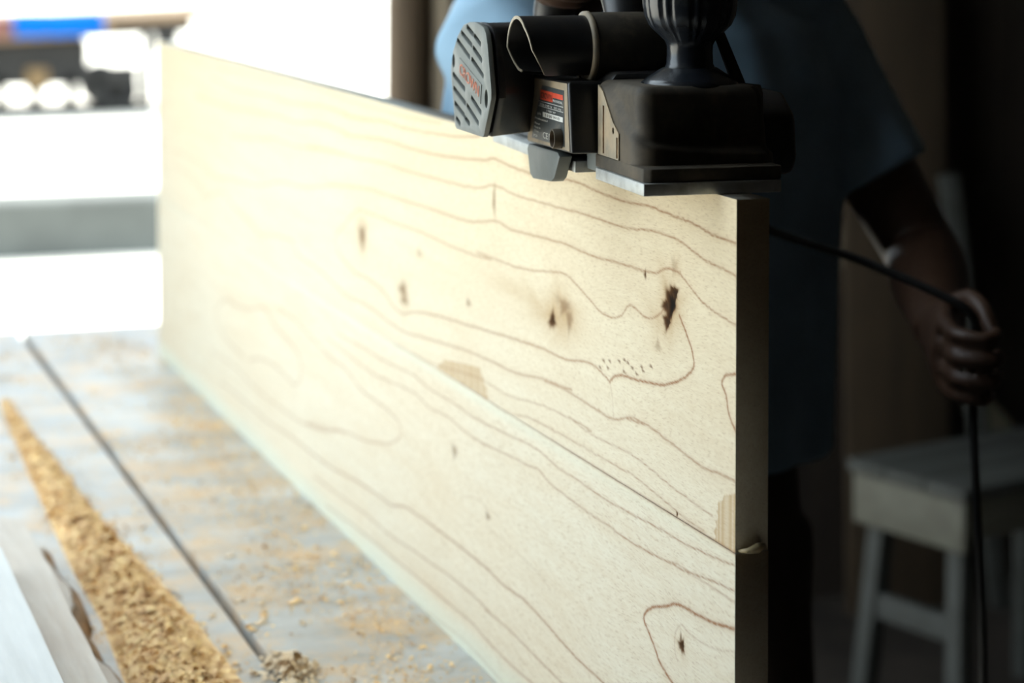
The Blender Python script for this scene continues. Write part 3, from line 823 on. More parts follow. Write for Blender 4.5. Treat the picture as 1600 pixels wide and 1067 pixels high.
def heap_h(x, y):
    c, w, h = np.interp(y, sy, sxc), np.interp(y, sy, sw), np.interp(y, sy, shh)
    w = w * (1 + 0.25 * noise.noise((y * 14, 2, 1)) + (0.2 * noise.noise((y * 40, 7, 1))))
    d = abs(x - c - 0.006 * noise.noise((y * 9, 0, 4))) / max(w, 1e-4)
    return h * max(0, 1 - d * d) * (0.8 + 0.4 * noise.noise((x * 60, y * 60, 0)))
def on_heap(r):
    while True:
        y = -0.15 + 1.95 * r.random() ** 1.15
        w = np.interp(y, sy, sw)
        x = np.interp(y, sy, sxc) + np.clip(r.normal(0, 0.52), -1.2, 1.5) * w
        return (x, y, max(0.0, heap_h(x, y) - 0.001))
heap = MB()
n1, n2 = 170, 16
for i in range(n1 + 1):
    y = 1.8 - 1.95 * i / n1
    c, w = np.interp(y, sy, sxc), np.interp(y, sy, sw)
    for j in range(n2 + 1):
        x = c + (j / n2 - 0.5) * 2.7 * w
        heap.v.append((x, y, heap_h(x, y) * 0.9 - 0.0003))
for i in range(n1):
    for j in range(n2):
        a = i * (n2 + 1) + j
        heap.f.append((a, a + 1, a + n2 + 2, a + n2 + 1))
v, f = flakes(26000, on_heap, 0.0042, 11)
heap.add(v, f)
ho = heap.mesh('sawdust_heap'); ho.materials.append(M['sawdust'])
hob = bpy.data.objects.new('sawdust_heap', ho); COL.objects.link(hob)
tag(hob, 'long trail of tan sawdust and chips lying along the bench', 'sawdust', kind='stuff')

def scattered(r):
    while True:
        y = r.uniform(0.2, 2.3)
        x = r.uniform(-0.17, -0.006) if r.random() < 0.72 else r.uniform(-0.312, -0.186)
        dens = 0.5 + 0.9 * noise.noise((x * 16, y * 6, 3.3)) + (0.35 if x > -0.08 else 0)
        if r.random() < dens * dens:
            return (x, y, 0.0)
v, f = flakes(9000, scattered, 0.0024, 23)
sc = MB(); sc.add(v, f)
so = sc.build('scattered_sawdust', 'sawdust')
tag(so, 'fine sawdust strewn over the bench planks beside the panel', 'sawdust', kind='stuff')

def small_heap(r):
    a = r.uniform(0, 2 * PI); d = abs(r.normal(0, 0.5))
    return (-0.166 + 0.024 * d * math.cos(a), 0.575 + 0.036 * d * math.sin(a), max(0, 0.010 * (1 - d)))
v, f = flakes(600, small_heap, 0.0055, 31)
sm = MB(); sm.add(v, f)
tag(sm.build('shavings_clump', 'shaving'), 'small clump of reddish shavings beside the plank gap', 'sawdust', kind='stuff')

CURLS = [(-0.115, 0.769, 0.4, .017), (-0.139, 0.950, 0.2, .012), (-0.160, 0.717, 0.6, .016), (-0.151, 0.735, 1.2, .013), (-0.144, 0.775, 1.0, .011), (-0.164, 0.793, 0.1, .010), (-0.169, 0.70, 2.1, .014), (-0.198, 0.751, 0.9, .010), (-0.044, 0.842, 0.2, .010), (-0.080, 0.768, 2.5, .011), (-0.12, 0.70, 1.9, .009), (-0.135, 0.83, 0.5, .009)]
for i, (x, y, a, s) in enumerate(CURLS):
    mb = MB()
    for k in range(8):
        t = k / 7
        th = -0.5 + 1.9 * t
        rr = s * 0.55
        for w in (-0.28, 0.28):
            for th_off in (0.0, 0.0008):
                mb.v.append((rr * math.sin(th) * (1 - th_off / rr), w * s, rr * (1.02 - math.cos(th) * (1 - th_off / rr)) * 0.55))
    for k in range(7):
        a0, b0 = k * 4, k * 4 + 4
        mb.f += [(a0, a0 + 2, b0 + 2, b0), (a0 + 1, b0 + 1, b0 + 3, a0 + 3), (a0, b0, b0 + 1, a0 + 1), (a0 + 2, a0 + 3, b0 + 3, b0 + 2)]
    o = mb.build('wood_chip', 'sawdust' if i % 3 == 0 else 'shaving', smooth=True)
    zmin = min(p[2] for p in mb.v)
    o.location = (x, y, -zmin + 0.0002)
    o.rotation_euler = (0, 0, a)
    tag(o, 'largest orange wood chip lying alone on the bench plank' if i == 0 else 'small curled wood chip lying loose on the bench near the plank gap', 'wood chip', None if i == 0 else 'loose chips on the bench')

# ------------------------------------------------------------------ electric planer (local axes: x across, y towards its rear, z up; mm in the code)
PA = math.radians(4.0)
planer = tag(empty('electric_planer', (-0.053, 0.033, PH + 0.0003), -PA), 'dusty black electric hand planer resting on the top edge of the panel', 'power tool')
PMW = Matrix.Translation(planer.location) @ Matrix.Rotation(-PA, 4, 'Z')
def mm(mb):
    mb.v = [(x / 1000, y / 1000, z / 1000) for x, y, z in mb.v]
    return mb
def pp(mb, name, mat, parent=planer, **kw):
    return mm(mb).build(name, mat, parent, **kw)

pp(MB().prism([(0, 0), (99, 0), (99, 118), (7, 118), (0, 106)], 0, 8.5, 2), 'front_sole', 'alu', bevel=0.0008)
pp(MB().prism([(-2, 150), (99, 150), (99, 392), (0, 392), (-2, 250)], 0, 8.5, 2), 'rear_sole', 'alu', bevel=0.0008)
pp(MB().prism([(1.5, 6), (6, 2), (99, 2), (101, 6), (101, 112), (1.5, 112)], 8.6, 18, 2), 'shoe_block', 'body', bevel=0.001)
pp(MB().box((6, 120, 3), (98, 148, 30)), 'cutter_drum_guard', 'levergrey', bevel=0.002)

# front housing: a wall running along the left side, round the corner and across the front, with a stepped-in upper panel
def front_body():
    mb = MB()
    path = []
    r = 16.0
    for i in range(14):
        path.append((2.0, 106 - (106 - 21 - r) * i / 13))
    for i in range(1, 13):
        a = PI + (PI / 2) * i / 12
        path.append((2 + r + r * math.cos(a), 21 + r + r * math.sin(a)))
    for i in range(1, 25):
        path.append((18 + (104 - 18 - 8) * i / 24, 21.0))
    for i in range(1, 9):
        a = -PI / 2 + (PI / 2) * i / 8
        path.append((96 + 8 * math.cos(a), 29 + 8 * math.sin(a)))
    path.append((104, 60)); path.append((104, 112))
    s = [0]
    for i in range(1, len(path)):
        s.append(s[-1] + math.dist(path[i], path[i - 1]))
    cen = (55, 70)
    nz = 30
    for i, (x, y) in enumerate(path):
        # height of the step between the side flange and the recessed upper panel
        pts = [(0, 71), (18, 66), (38, 56), (60, 42), (85, 33), (115, 28.5), (190, 26), (400, 26)]
        wc = np.interp(s[i], [p[0] for p in pts], [p[1] for p in pts])
        nx, ny = x - cen[0], y - cen[1]
        if i < 14: nx, ny = -1, 0
        elif i < 26:
            a = PI + (PI / 2) * (i - 13) / 12
            nx, ny = math.cos(a), math.sin(a)
        elif i < 50: nx, ny = 0, -1
        else: nx, ny = 1, 0
        for k in range(nz + 1):
            z = 17 + (71 - 17) * k / nz
            t = max(0, min(1, (z - wc + 2.5) / 5.0))
            ins = 4.0 * t * t * (3 - 2 * t)
            top = max(0, (z - 64) / 7)
            ins += 4.5 * top * top
            lean = 0.10 * (z - 17) if nx > 0.5 else 0.05 * (z - 17) * max(0, -ny)
            mb.v.append((x - nx * (ins + lean), y - ny * (ins + lean), z))
    m = nz + 1
    for i in range(len(path) - 1):
        for k in range(nz):
            mb.f.append((i * m + k, (i + 1) * m + k, (i + 1) * m + k + 1, i * m + k + 1))
    mb.f.append(tuple(i * m + nz for i in range(len(path))))
    mb.f.append(tuple(i * m for i in range(len(path) - 1, -1, -1)))
    return mb
fb = pp(front_body(), 'front_housing', 'body', smooth=True)
e = fb.modifiers.new('sharp', 'EDGE_SPLIT'); e.split_angle = math.radians(50)
fl = pp(MB().plate([(57, 18.5), (104, 18.5), (104, 68), (93, 64), (70, 44), (57, 37)], [[(89, 20), (93, 20), (93, 54), (89, 54)], [(58.5, 19.5), (62, 19.5), (62, 34), (58.5, 34)]] + [[(69 + 2.2 * math.cos(a), 38 + 2.6 * math.sin(a)) for a in [2 * PI * k / 10 for k in range(10)]]], 0.9, 2.0, 0), 'side_flange', 'body_dusty')
for (a, b, c, d) in ((88, 94, 19, 55), (57.6, 63, 19, 35)):
    pp(MB().box((1.7, a, c), (1.99, b, d)), 'slot_recess', 'bark', fl)

# depth-setting knob
def ribs(th, h):
    if h < 100: return 1.0
    k = (th * 9 / (2 * PI)) % 1.0
    g = math.exp(-((k - 0.36) / 0.05) ** 2) + math.exp(-((k - 0.64) / 0.05) ** 2)
    return 1 - 0.075 * g * min(1, (h - 100) / 6) 
pp(MB().lathe([(35, 68), (34.5, 71), (31, 74), (24, 78.5), (19.5, 81.5), (18, 82)], (56, 65, 0), 48), 'knob_collar', 'knob', smooth=True)
pp(MB().lathe([(17.2, 80), (17.2, 83), (16.4, 84), (16.0, 92), (16.2, 97), (18, 101), (23.5, 106), (29, 111.5), (32, 118), (33.2, 126), (33.5, 136), (32.5, 146), (29, 154), (20, 159), (6, 161)], (56, 65, 0), 108, mod=ribs), 'depth_knob', 'knob', smooth=True)

# rear body, gear housing with the rating label, motor housing with the vented cap
pp(MB().prism([(8, 10), (96, 10), (98, 66), (88, 76), (16, 76), (8, 66)], 108, 385, 1), 'main_housing', 'plastic', bevel=0.004)
GEAR = [(106, 18.5), (224, 16.5), (203, 68), (114, 69.5)]
gh = pp(MB().prism(GEAR, -18, 8, 0), 'gear_housing', 'plastic', bevel=0.0022, bseg=3)
pp(MB().prism([(110, 20), (221, 18.2), (201.5, 66.5), (117, 68)], -18.3, -17.9, 0), 'side_plate', 'body_dusty', gh)
CAP = [(228.7, 107.8), (214, 108.4), (199.9, 107.3), (188, 105.8), (180.7, 101.5), (176, 93), (165.3, 60.6), (165.3, 54.4), (187, 25.0), (190, 24.0), (270, 23.2), (274.5, 25), (287.3, 64), (287.3, 70), (281.4, 82.1), (266.0, 95.5), (247.1, 104.8)]
def motor():
    mb = MB()
    n = len(CAP)
    rings = [(-55.5, 1.0, 0), (-50, 0.985, 0), (-18, 0.985, 1), (12, 0.985, 1)]
    for v_, k, sl in rings:
        for u, w in CAP:
            u2 = 226 + (u - 226) * k
            if sl and u2 < 226:
                u2 = 226 - (226 - u2) * (0.40 - 0.003 * (60 - w))
            mb.v.append((v_, u2, 65 + (w - 65) * k))
    for i in range(3):
        for k in range(n):
            k2 = (k + 1) % n
            mb.f.append((i * n + k, i * n + k2, (i + 1) * n + k2, (i + 1) * n + k))
    mb.f += [tuple(range(n)), tuple(3 * n + k for k in range(n))]
    return mb
mh = pp(motor(), 'motor_housing', 'plastic', bevel=0.0012)
SL = [((236.7, 103.8), (217.8, 98.8)), ((214.2, 98.1), (196.4, 92.7)), ((253.9, 98.6), (222.2, 90.4)), ((217.8, 88.9), (192.9, 80.9)), ((267.1, 92.2), (228.7, 81.0)), ((222.2, 80.0), (188.4, 69.6)), ((281.0, 64.9), (244.3, 55.8)), ((223.4, 50.8), (194.8, 41.7)), ((279, 54.2), (241.8, 45.0)), ((236.9, 44.0), (202.9, 33.2)), ((275.5, 42.7), (245.5, 35.5)), ((242.9, 34.0), (229.6, 30.4)), ((270.5, 31.2), (258.7, 27.9))]
def slot_loop(a, b, w=2.1):
    a, b = Vector(a), Vector(b)
    d = (b - a).normalized()
    n = Vector((-d.y, d.x))
    out = []
    for c, s in ((a, -1), (b, 1)):
        for t in (-90, -45, 0, 45, 90):
            q = math.radians(t)
            out.append(tuple(c + d * (s * w * 0.8 * math.cos(q)) + n * (w * math.sin(q) * s)))
    return out
holes = [slot_loop(a, b) for a, b in SL]
holes.append([(179.7 + 4.6 * math.cos(t), 53.3 + 7 * math.sin(t)) for t in [2 * PI * k / 16 for k in range(16)]])
holes.append([(279.5 + 4.2 * math.cos(t), 75.4 + 5.5 * math.sin(t)) for t in [2 * PI * k / 16 for k in range(16)]])
cap = pp(MB().plate(CAP, holes, -61.5, -57.8, 0), 'motor_cap', 'capgrey', bevel=0.0007)
pp(MB().prism([(0.93 * (u - 226) + 226, 0.93 * (w - 65) + 65) for u, w in CAP], -57.6, -55.6, 0), 'vent_dark_plate', 'hole', cap)  # dark plate painting the shade inside the vent slots
# raised band for the name and the name itself
x_, y_ = Vector((0, -61.9, -15.0)).normalized(), Vector((0, -15.0, 61.9)).normalized()
o0 = Vector((-61.9, 258.5, 67.2))
bandp = [(o0 + x_ * a + y_ * b) for a, b in ((-2, -3.2), (66, -3.2), (66, 11.6), (-2, 11.6))]
pp(MB().prism([(p.y, p.z) for p in bandp], -62.1, -61.5, 0), 'name_band', 'capgrey', cap)
tx = text_part('CROWN', 0.0122, Vector((-62.25, 257.2, 67.4)) / 1000, x_, y_, 'orangeprint', cap, width=0.060)

# rating label on the gear housing
lb = pp(MB().prism([(180, 62.5), (124, 62.5), (122, 22), (208, 21), (204, 30)], -18.55, -18.32, 0), 'rating_label', 'label', bevel=0)
def lrect(u0, u1, w0, w1, mat, name='print'):
    return pp(MB().box((-18.66, u1, w0), (-18.56, u0, w1)), name, mat, lb)
lrect(184, 152, 51.8, 59.2, 'redprint', 'red_block')
lrect(151.8, 126, 55.4, 59.0, 'redprint', 'red_band')
for w in (50.2, 46.5):
    lrect(189, 125.5, w, w + 0.35, 'whiteprint', 'rule')
lrect(178, 126, 39.3, 43.0, 'whiteprint', 'number_box')
X_, Y_ = (0, -1, 0), (0, 0, 1)
def ltext(t, u, w, size, width, mat):
    text_part(t, size / 1000, (-0.01872, u / 1000, w / 1000), X_, Y_, mat, lb, extrude=0.00003, width=width / 1000)
ltext('CROWN', 182, 53.2, 6.0, 28, 'blackprint')
ltext('PROFESSIONAL', 151, 52.4, 2.6, 24, 'whiteprint')
ltext('220-240 V  50 Hz', 186, 47.4, 2.4, 56, 'whiteprint')
ltext('1100 W', 168, 43.9, 2.2, 24, 'whiteprint')
ltext('1100 W/0', 170, 40.0, 3.0, 36, 'blackprint')
ltext('S/N', 192, 40.0, 2.4, 9, 'whiteprint')
for i, (t, w, wd) in enumerate((('Professional', 36.2, 33), ('Planer', 32.4, 14), ('Made in', 29.4, 16), ('China', 26.6, 12), ('IP20', 22.9, 10))):
    ltext(t, 198 + i, w, 2.3, wd, 'whiteprint')
ltext('CE', 177, 23.6, 6.6, 13, 'whiteprint')
ltext('EAC', 161, 23.6, 6.6, 18, 'whiteprint')
bs = pp(MB().lathe([(7.2, -17.9), (7.2, -24.5), (6.9, -25), (6.0, -25), (5.8, -24.6), (5.8, -19.2), (0.5, -19)], (0, 132, 27.3), 32, 'X', cap=False), 'screw_boss', 'body', gh, smooth=True)
ee = bs.modifiers.new('sharp', 'EDGE_SPLIT'); ee.split_angle = math.radians(45)
pp(MB().lathe([(5.7, -18.6), (5.7, -19.4), (0.6, -19.6)], (0, 132, 27.3), 20, 'X'), 'screw_hole', 'bark', gh)

# parking foot hanging below the sole
pp(MB().prism([(237, 10), (233, 14), (156, 15), (150, 12), (164, -5), (172, -8.5), (221, -11.5), (229, -9)], -14, -4, 0), 'parking_foot', 'levergrey', bevel=0.001)
pp(MB().prism([(200, 8), (180, 8), (180, 20), (200, 20)], -8, 14, 0), 'foot_pivot', 'plastic')

# chip outlet: thin-walled pipe with a slanted mouth, and its socket
def pipe():
    mb = MB()
    cw, cu, R, T, seg = 91.7, 150.0, 23.7, 1.9, 72
    key = [(0, -47), (45, -46.5), (90, -46), (135, -45), (180, -41), (225, -31), (258, -24), (280, -26), (315, -40), (360, -47)]
    def mouth(th):
        return float(np.interp(math.degrees(th) % 360, [k[0] for k in key], [k[1] for k in key]))
    for rr in (R, R - T):
        for k in range(seg):
            th = 2 * PI * k / seg
            du, dw = rr * math.cos(th), rr * math.sin(th)
            dw = max(dw, -19.5 + (R - rr))
            mb.v.append((mouth(th), cu + du, cw + dw))
            mb.v.append((22.0, cu + du, cw + dw))
    for k in range(seg):
        k2 = (k + 1) % seg
        mb.f.append((k * 2, k2 * 2, k2 * 2 + 1, k * 2 + 1))
        a, b = seg * 2 + k * 2, seg * 2 + k2 * 2
        mb.f.append((a, a + 1, b + 1, b))
        mb.f.append((k * 2 + 1, k2 * 2 + 1, b + 1, a + 1))
    rim = MB()
    for rr, off in ((R + 0.25, 0.0), (R - T - 0.25, 0.0), (R - T - 0.25, -0.8), (R + 0.25, -0.8)):
        for k in range(seg):
            th = 2 * PI * k / seg
            du, dw = rr * math.cos(th), rr * math.sin(th)
            dw = max(dw, -19.7)
            rim.v.append((mouth(th) + off + 0.3, cu + du, cw + dw))
    for j in range(4):
        for k in range(seg):
            k2 = (k + 1) % seg
            j2 = (j + 1) % 4
            if math.sin(2 * PI * (k + 0.5) / seg) * R < -18.5:
                continue
            rim.f.append((j * seg + k, j * seg + k2, j2 * seg + k2, j2 * seg + k))
    return mb, rim
pm, rm = pipe()
cp = pp(pm, 'chip_outlet', 'plastic', smooth=True)
e = cp.modifiers.new('sharp', 'EDGE_SPLIT'); e.split_angle = math.radians(40)
pp(rm, 'outlet_rim', 'rim', cp)
pp(MB().lathe([(24.2, 6), (26, 7), (26.6, 10), (26.6, 48), (25.5, 54), (22, 60), (14, 66), (4, 70)], (0, 150, 91), 48, 'X'), 'outlet_socket', 'body', smooth=True)
pp(MB().lathe([(23.8, 4), (27.4, 4.5), (27.6, 7.5), (26.4, 8.5)], (0, 150, 91), 48, 'X', cap=False), 'outlet_collar', 'body_dusty', smooth=True)

# belt cover on the far side, slanted rib, main handle
pp(MB().prism([(62, 4), (228, 2), (246, 20), (240, 56), (210, 64), (80, 62), (58, 48), (54, 16)], 103, 134, 0), 'belt_cover', 'plastic', bevel=0.006, bseg=3)
pp(MB().prism([(94, 18), (108, 18), (102, 58), (80, 108), (73, 106), (92, 56)], 61, 66, 1), 'side_rib', 'body', bevel=0.0012)
hp = catmull([(52, 178, 88), (52, 200, 126), (52, 240, 148), (52, 300, 152), (52, 350, 142), (52, 384, 112), (52, 384, 60)], 6)
pp(MB().tube(hp, [(15, 18)] * len(hp), 20, ref=(0, 0.3, 1)), 'main_handle', 'plastic', smooth=True)
pp(MB().box((44, 246, 126), (60, 268, 136)), 'trigger', 'rubber', bevel=0.003)

# ------------------------------------------------------------------ the worker
person = tag(empty('person', (0.318, 0.885, FLOOR_Z)), 'person in light blue shirt and brown trousers pushing the planer and holding its cord', 'person')
PINV = Matrix.Translation((-0.318, -0.885, -FLOOR_Z))
S = Vector((0.998, 0.06, 0)); FW = Vector((0.06, -0.998, 0)); UP = Vector((0, 0, 1))
def person_part(mb, name, mat, voxel=0.006, smooth_it=6, label=None):
    o = mb.build(name, mat, person, smooth=True)
    o.matrix_parent_inverse = PINV
    r = o.modifiers.new('remesh', 'REMESH')
    r.mode = 'VOXEL'; r.voxel_size = voxel; r.use_smooth_shade = True
    sm_ = o.modifiers.new('smooth', 'SMOOTH')
    sm_.factor = 0.5; sm_.iterations = smooth_it
    if label: o['label'] = label
    return o
def bez(a, b, n=6):
    return [Vector(a).lerp(Vector(b), i / n) for i in range(n + 1)]
def lerp_r(r0, r1, n=6):
    return [r0 + (r1 - r0) * i / n for i in range(n + 1)]
SHL, SHR = Vector((0.480, 0.885, 0.555)), Vector((0.132, 0.880, 0.555))       # shoulders: holding arm, planing arm
ELL, HNL = Vector((0.598, 0.800, 0.300)), Vector((0.462, 0.525, 0.262))
GRIP = PMW @ Vector((0.052, 0.345, 0.143))
ELR = Vector((0.135, 0.735, 0.44))
neck0 = Vector((0.303, 0.850, 0.59)); head = Vector((0.285, 0.775, 0.735))
body = MB()
def limb(mb, a, b, r0, r1, seg=18, bulge=0.0):
    n = 8
    pts = bez(a, b, n)
    rs = [(r0 + (r1 - r0) * i / n) + bulge * math.sin(PI * min(1, i / n * 1.3)) for i in range(n + 1)]
    mb.tube(pts, rs, seg)
    mb.ball(a, r0, 14, 10); mb.ball(b, r1, 14, 10)
# torso
body.tube([Vector((0.318, 0.885, z)) + FW * f for z, f in ((0.02, 0), (0.12, 0.0), (0.25, 0.005), (0.40, 0.02), (0.52, 0.035), (0.58, 0.04))],
          [(0.155, 0.105), (0.15, 0.10), (0.145, 0.10), (0.165, 0.115), (0.165, 0.105), (0.09, 0.07)], 24, ref=S)
body.tube([neck0, neck0 + (head - neck0) * 0.45, head + Vector((0, 0, -0.04))], [0.062, 0.055, 0.055], 16)
# head: skull, jaw, nose, ears, brow
body.ball(head + Vector((0, 0, 0.02)), (0.078, 0.088, 0.105), 24, 16)
body.ball(head + FW * 0.035 + Vector((0, 0, -0.06)), (0.055, 0.060, 0.058), 20, 12)
body.tube([head + FW * 0.082 + Vector((0, 0, 0.02)), head + FW * 0.098 + Vector((0, 0, -0.018)), head + FW * 0.086 + Vector((0, 0, -0.03))], [0.010, 0.016, 0.012], 10)
body.tube([head + FW * 0.084 + S * t + Vector((0, 0, -0.058)) for t in (-0.024, 0, 0.024)], [0.006, 0.011, 0.006], 10)
body.tube([head + FW * 0.080 + S * t + Vector((0, 0, 0.036)) for t in (-0.05, 0, 0.05)], [0.009, 0.010, 0.009], 10)
for s in (-1, 1):
    body.ball(head + S * (0.081 * s) + Vector((0, 0, -0.005)), (0.016, 0.020, 0.030), 12, 8)
# arms
limb(body, SHL, ELL, 0.050, 0.040, bulge=0.004)
WRL = HNL + (ELL - HNL).normalized() * 0.062
limb(body, ELL, WRL, 0.041, 0.027, bulge=0.005)
limb(body, SHR, ELR, 0.050, 0.040, bulge=0.004)
WRR = GRIP + (ELR - GRIP).normalized() * 0.075 + Vector((0.010, 0, 0.012))
limb(body, ELR, WRR, 0.041, 0.027, bulge=0.005)
# legs and feet
for s in (-1, 1):
    hip = Vector((0.318, 0.885, 0.03)) + S * (0.09 * s)
    knee = Vector((0.322, 0.88, -0.36)) + S * (0.105 * s) + FW * 0.02
    ank = Vector((0.326, 0.89, -0.72)) + S * (0.115 * s)
    limb(body, hip, knee, 0.078, 0.055); limb(body, knee, ank, 0.052, 0.038, bulge=0.008)
    body.tube([ank + Vector((0, 0, -0.045)) - FW * 0.04, ank + FW * 0.06 + Vector((0, 0, -0.045)), ank + FW * 0.16 + Vector((0, 0, -0.055))], [(0.030, 0.028), (0.040, 0.026), (0.032, 0.016)], 14, ref=S)

def finger(mb, pts, r):
    q = catmull(pts, 4)
    mb.tube(q, lerp_r(r, r * 0.78, len(q) - 1), 10)
    mb.ball(q[0], r, 10, 8); mb.ball(q[-1], r * 0.78, 10, 8)
# left hand: loose fist round the hanging cord; the cord runs through the curl of the fingers
fa = (HNL - ELL).normalized()                       # along the forearm
side = fa.cross(UP).normalized()                    # to the hand's outer side
palm_n = -side                                      # palm looks across the body
hup = side.cross(fa).normalized()
hc = HNL
body.tube([WRL, WRL.lerp(hc, 0.5), hc, hc + fa * 0.035], [(0.026, 0.021), (0.032, 0.019), (0.040, 0.016), (0.040, 0.014)], 18, ref=hup)
CORD_HOLD = hc + fa * 0.044 + palm_n * 0.026
for i, (h, ln) in enumerate(((0.030, 0.95), (0.010, 1.05), (-0.011, 1.0), (-0.030, 0.8))):
    b0 = hc + fa * 0.034 + hup * h
    k1 = b0 + fa * 0.036 * ln + palm_n * 0.010
    k2 = k1 + fa * 0.010 + palm_n * 0.028 * ln
    k3 = k2 - fa * 0.022 * ln + palm_n * 0.008
    finger(body, [b0, k1, k2, k3], 0.0088 if i < 3 else 0.0078)
th0 = WRL.lerp(hc, 0.55) + hup * 0.028 + palm_n * 0.006
finger(body, [th0, th0 + fa * 0.022 + hup * 0.016 + palm_n * 0.018, th0 + fa * 0.050 + hup * 0.012 + palm_n * 0.030, th0 + fa * 0.068 - hup * 0.004 + palm_n * 0.036], 0.0105)
# right hand: closed over the planer's handle
ga = (PMW.to_3x3() @ Vector((0, 1, -0.15))).normalized()      # along the handle
gx = (PMW.to_3x3() @ Vector((1, 0, 0))).normalized()
gz = gx.cross(ga).normalized()
if gz.z < 0: gz = -gz
pc = GRIP + gz * 0.030
body.tube([WRR, WRR.lerp(pc, 0.5) + gz * 0.008, pc + ga * 0.02, pc - ga * 0.030], [(0.026, 0.021), (0.034, 0.020), (0.040, 0.017), (0.040, 0.014)], 18, ref=gx)
for i, (h, ln) in enumerate(((-0.050, 1.0), (-0.030, 1.06), (-0.010, 1.0), (0.010, 0.85))):
    b0 = pc + ga * h - gx * 0.022
    finger(body, [b0, b0 - gx * 0.016 * ln - gz * 0.022, b0 - gx * 0.006 - gz * 0.050 * ln, b0 + gx * 0.020 - gz * 0.056 * ln], 0.0088)
t0 = pc + ga * 0.012 + gx * 0.026
finger(body, [t0, t0 + gx * 0.014 - ga * 0.018 - gz * 0.018, t0 + gx * 0.006 - ga * 0.040 - gz * 0.030, t0 - gx * 0.002 - ga * 0.056 - gz * 0.032], 0.0105)
person_part(body, 'body', 'skin', 0.0042, 4, 'brown skin of arms, hands and head')

# shirt: torso tube with hanging folds, short wide sleeves
shirt = MB()
def folds(t, th):
    return 1 + 0.022 * math.sin(9 * th + 3 * t) * (1 - 0.5 * t) + 0.016 * math.sin(17 * th - 5 * t + 1)
shirt.tube([Vector((0.300, 0.885, z)) + FW * f for z, f in ((0.085, 0.0), (0.10, 0), (0.18, 0.0), (0.30, 0.01), (0.42, 0.02), (0.50, 0.03), (0.555, 0.035), (0.60, 0.04), (0.622, 0.042))],
           [(0.224, 0.140), (0.226, 0.144), (0.230, 0.138), (0.230, 0.132), (0.232, 0.134), (0.226, 0.128), (0.190, 0.108), (0.10, 0.075), (0.072, 0.066)], 96, ref=S, mod=folds)
def sleeve_mod(t, th):
    return 1 + 0.05 * math.sin(5 * th + 4 * t) * t
for sh, el, k in ((SHL, ELL, 0.66), (SHR, ELR, 0.66)):
    c = Vector((0.318, 0.885, 0.55)) + FW * 0.03
    p0 = sh.lerp(c, 0.45) + Vector((0, 0, 0.0)); p1 = sh + Vector((0, 0, 0.008))
    pts = [p0, p1] + [sh.lerp(el, k * i / 5) for i in range(1, 6)]
    shirt.tube(pts, [r_ * (1.0 if sh is SHL else 1.12) for r_ in (0.070, 0.067, 0.063, 0.060, 0.059, 0.060, 0.062)], 48, mod=sleeve_mod)
person_part(shirt, 'shirt', 'shirt', 0.0055, 3, 'light blue short-sleeved cotton shirt')
tr = MB()
def crease(t, th):
    return 1 + 0.020 * math.sin(26 * t + 2 * th) + 0.02 * math.sin(4 * th)
tr.tube([Vector((0.318, 0.885, z)) for z in (-0.10, -0.04, 0.05, 0.13)], [(0.165, 0.115), (0.170, 0.122), (0.166, 0.120), (0.152, 0.105)], 32, ref=S)
for s in (-1, 1):
    hip = Vector((0.318, 0.885, 0.0)) + S * (0.088 * s)
    knee = Vector((0.322, 0.88, -0.36)) + S * (0.105 * s) + FW * 0.02
    hem = Vector((0.326, 0.89, -0.715)) + S * (0.115 * s)
    pts = bez(hip, knee, 10) + bez(knee, hem, 10)[1:]
    tr.tube(pts, [0.092 - 0.022 * min(1, i / 10) for i in range(21)], 32, mod=crease)
person_part(tr, 'trousers', 'trousers', 0.008, 2, 'dark brown trousers')
shoe = None
for s in (-1, 1):
    ank = Vector((0.326, 0.89, -0.72)) + S * (0.115 * s)
    q = MB()
    q.prism([(-0.045, -0.085), (-0.02, -0.095), (0.02, -0.095), (0.045, -0.075), (0.052, 0.06), (0.046, 0.14), (0.02, 0.175), (-0.02, 0.175), (-0.046, 0.14), (-0.05, 0.06)], 0, 0.022, 2)
    q.v = [tuple(Vector((ank.x, ank.y, FLOOR_Z)) + S * x + FW * y + UP * z) for x, y, z in q.v]
    so_ = q.build('sandal', 'shoe', person, bevel=0.004); so_.matrix_parent_inverse = PINV
    st = MB().tube([Vector((ank.x, ank.y, FLOOR_Z)) + FW * 0.07 + S * (0.055 * math.cos(a)) + UP * (0.012 + 0.058 * math.sin(a)) for a in [PI * k / 10 for k in range(11)]], [(0.018, 0.004)] * 11, 10, ref=FW).build('sandal_strap', 'shoe', so_, smooth=True)
    st.matrix_parent_inverse = PINV
hairm = MB()
hairm.ball(head + Vector((0, 0, 0.040)) - FW * 0.012, (0.086, 0.094, 0.098), 28, 18)
hairm.v = [p for p in hairm.v]
ho2 = hairm.build('hair', 'hair', person, smooth=True); ho2.matrix_parent_inverse = PINV
bmh = bmesh.new(); bmh.from_mesh(ho2.data)
kill = [v_ for v_ in bmh.verts if (v_.co - head).dot(FW) > 0.035 and v_.co.z < head.z + 0.085 or v_.co.z < head.z - 0.01]
bmesh.ops.delete(bmh, geom=kill, context='VERTS'); bmh.to_mesh(ho2.data); bmh.free()
sol = ho2.modifiers.new('thick', 'SOLIDIFY'); sol.thickness = 0.008; sol.offset = -1
for s in (-1, 1):
    eo = MB().ball(head + FW * 0.082 + S * (0.031 * s) + Vector((0, 0, 0.018)), (0.010, 0.009, 0.0055), 14, 10).build('eye', 'eye', person, smooth=True)
    eo.matrix_parent_inverse = PINV
    io = MB().ball(head + FW * 0.0895 + S * (0.031 * s) + Vector((0, 0, 0.017)), (0.0045, 0.003, 0.0048), 12, 8).build('iris', 'hair', eo, smooth=True)
    io.matrix_parent_inverse = PINV

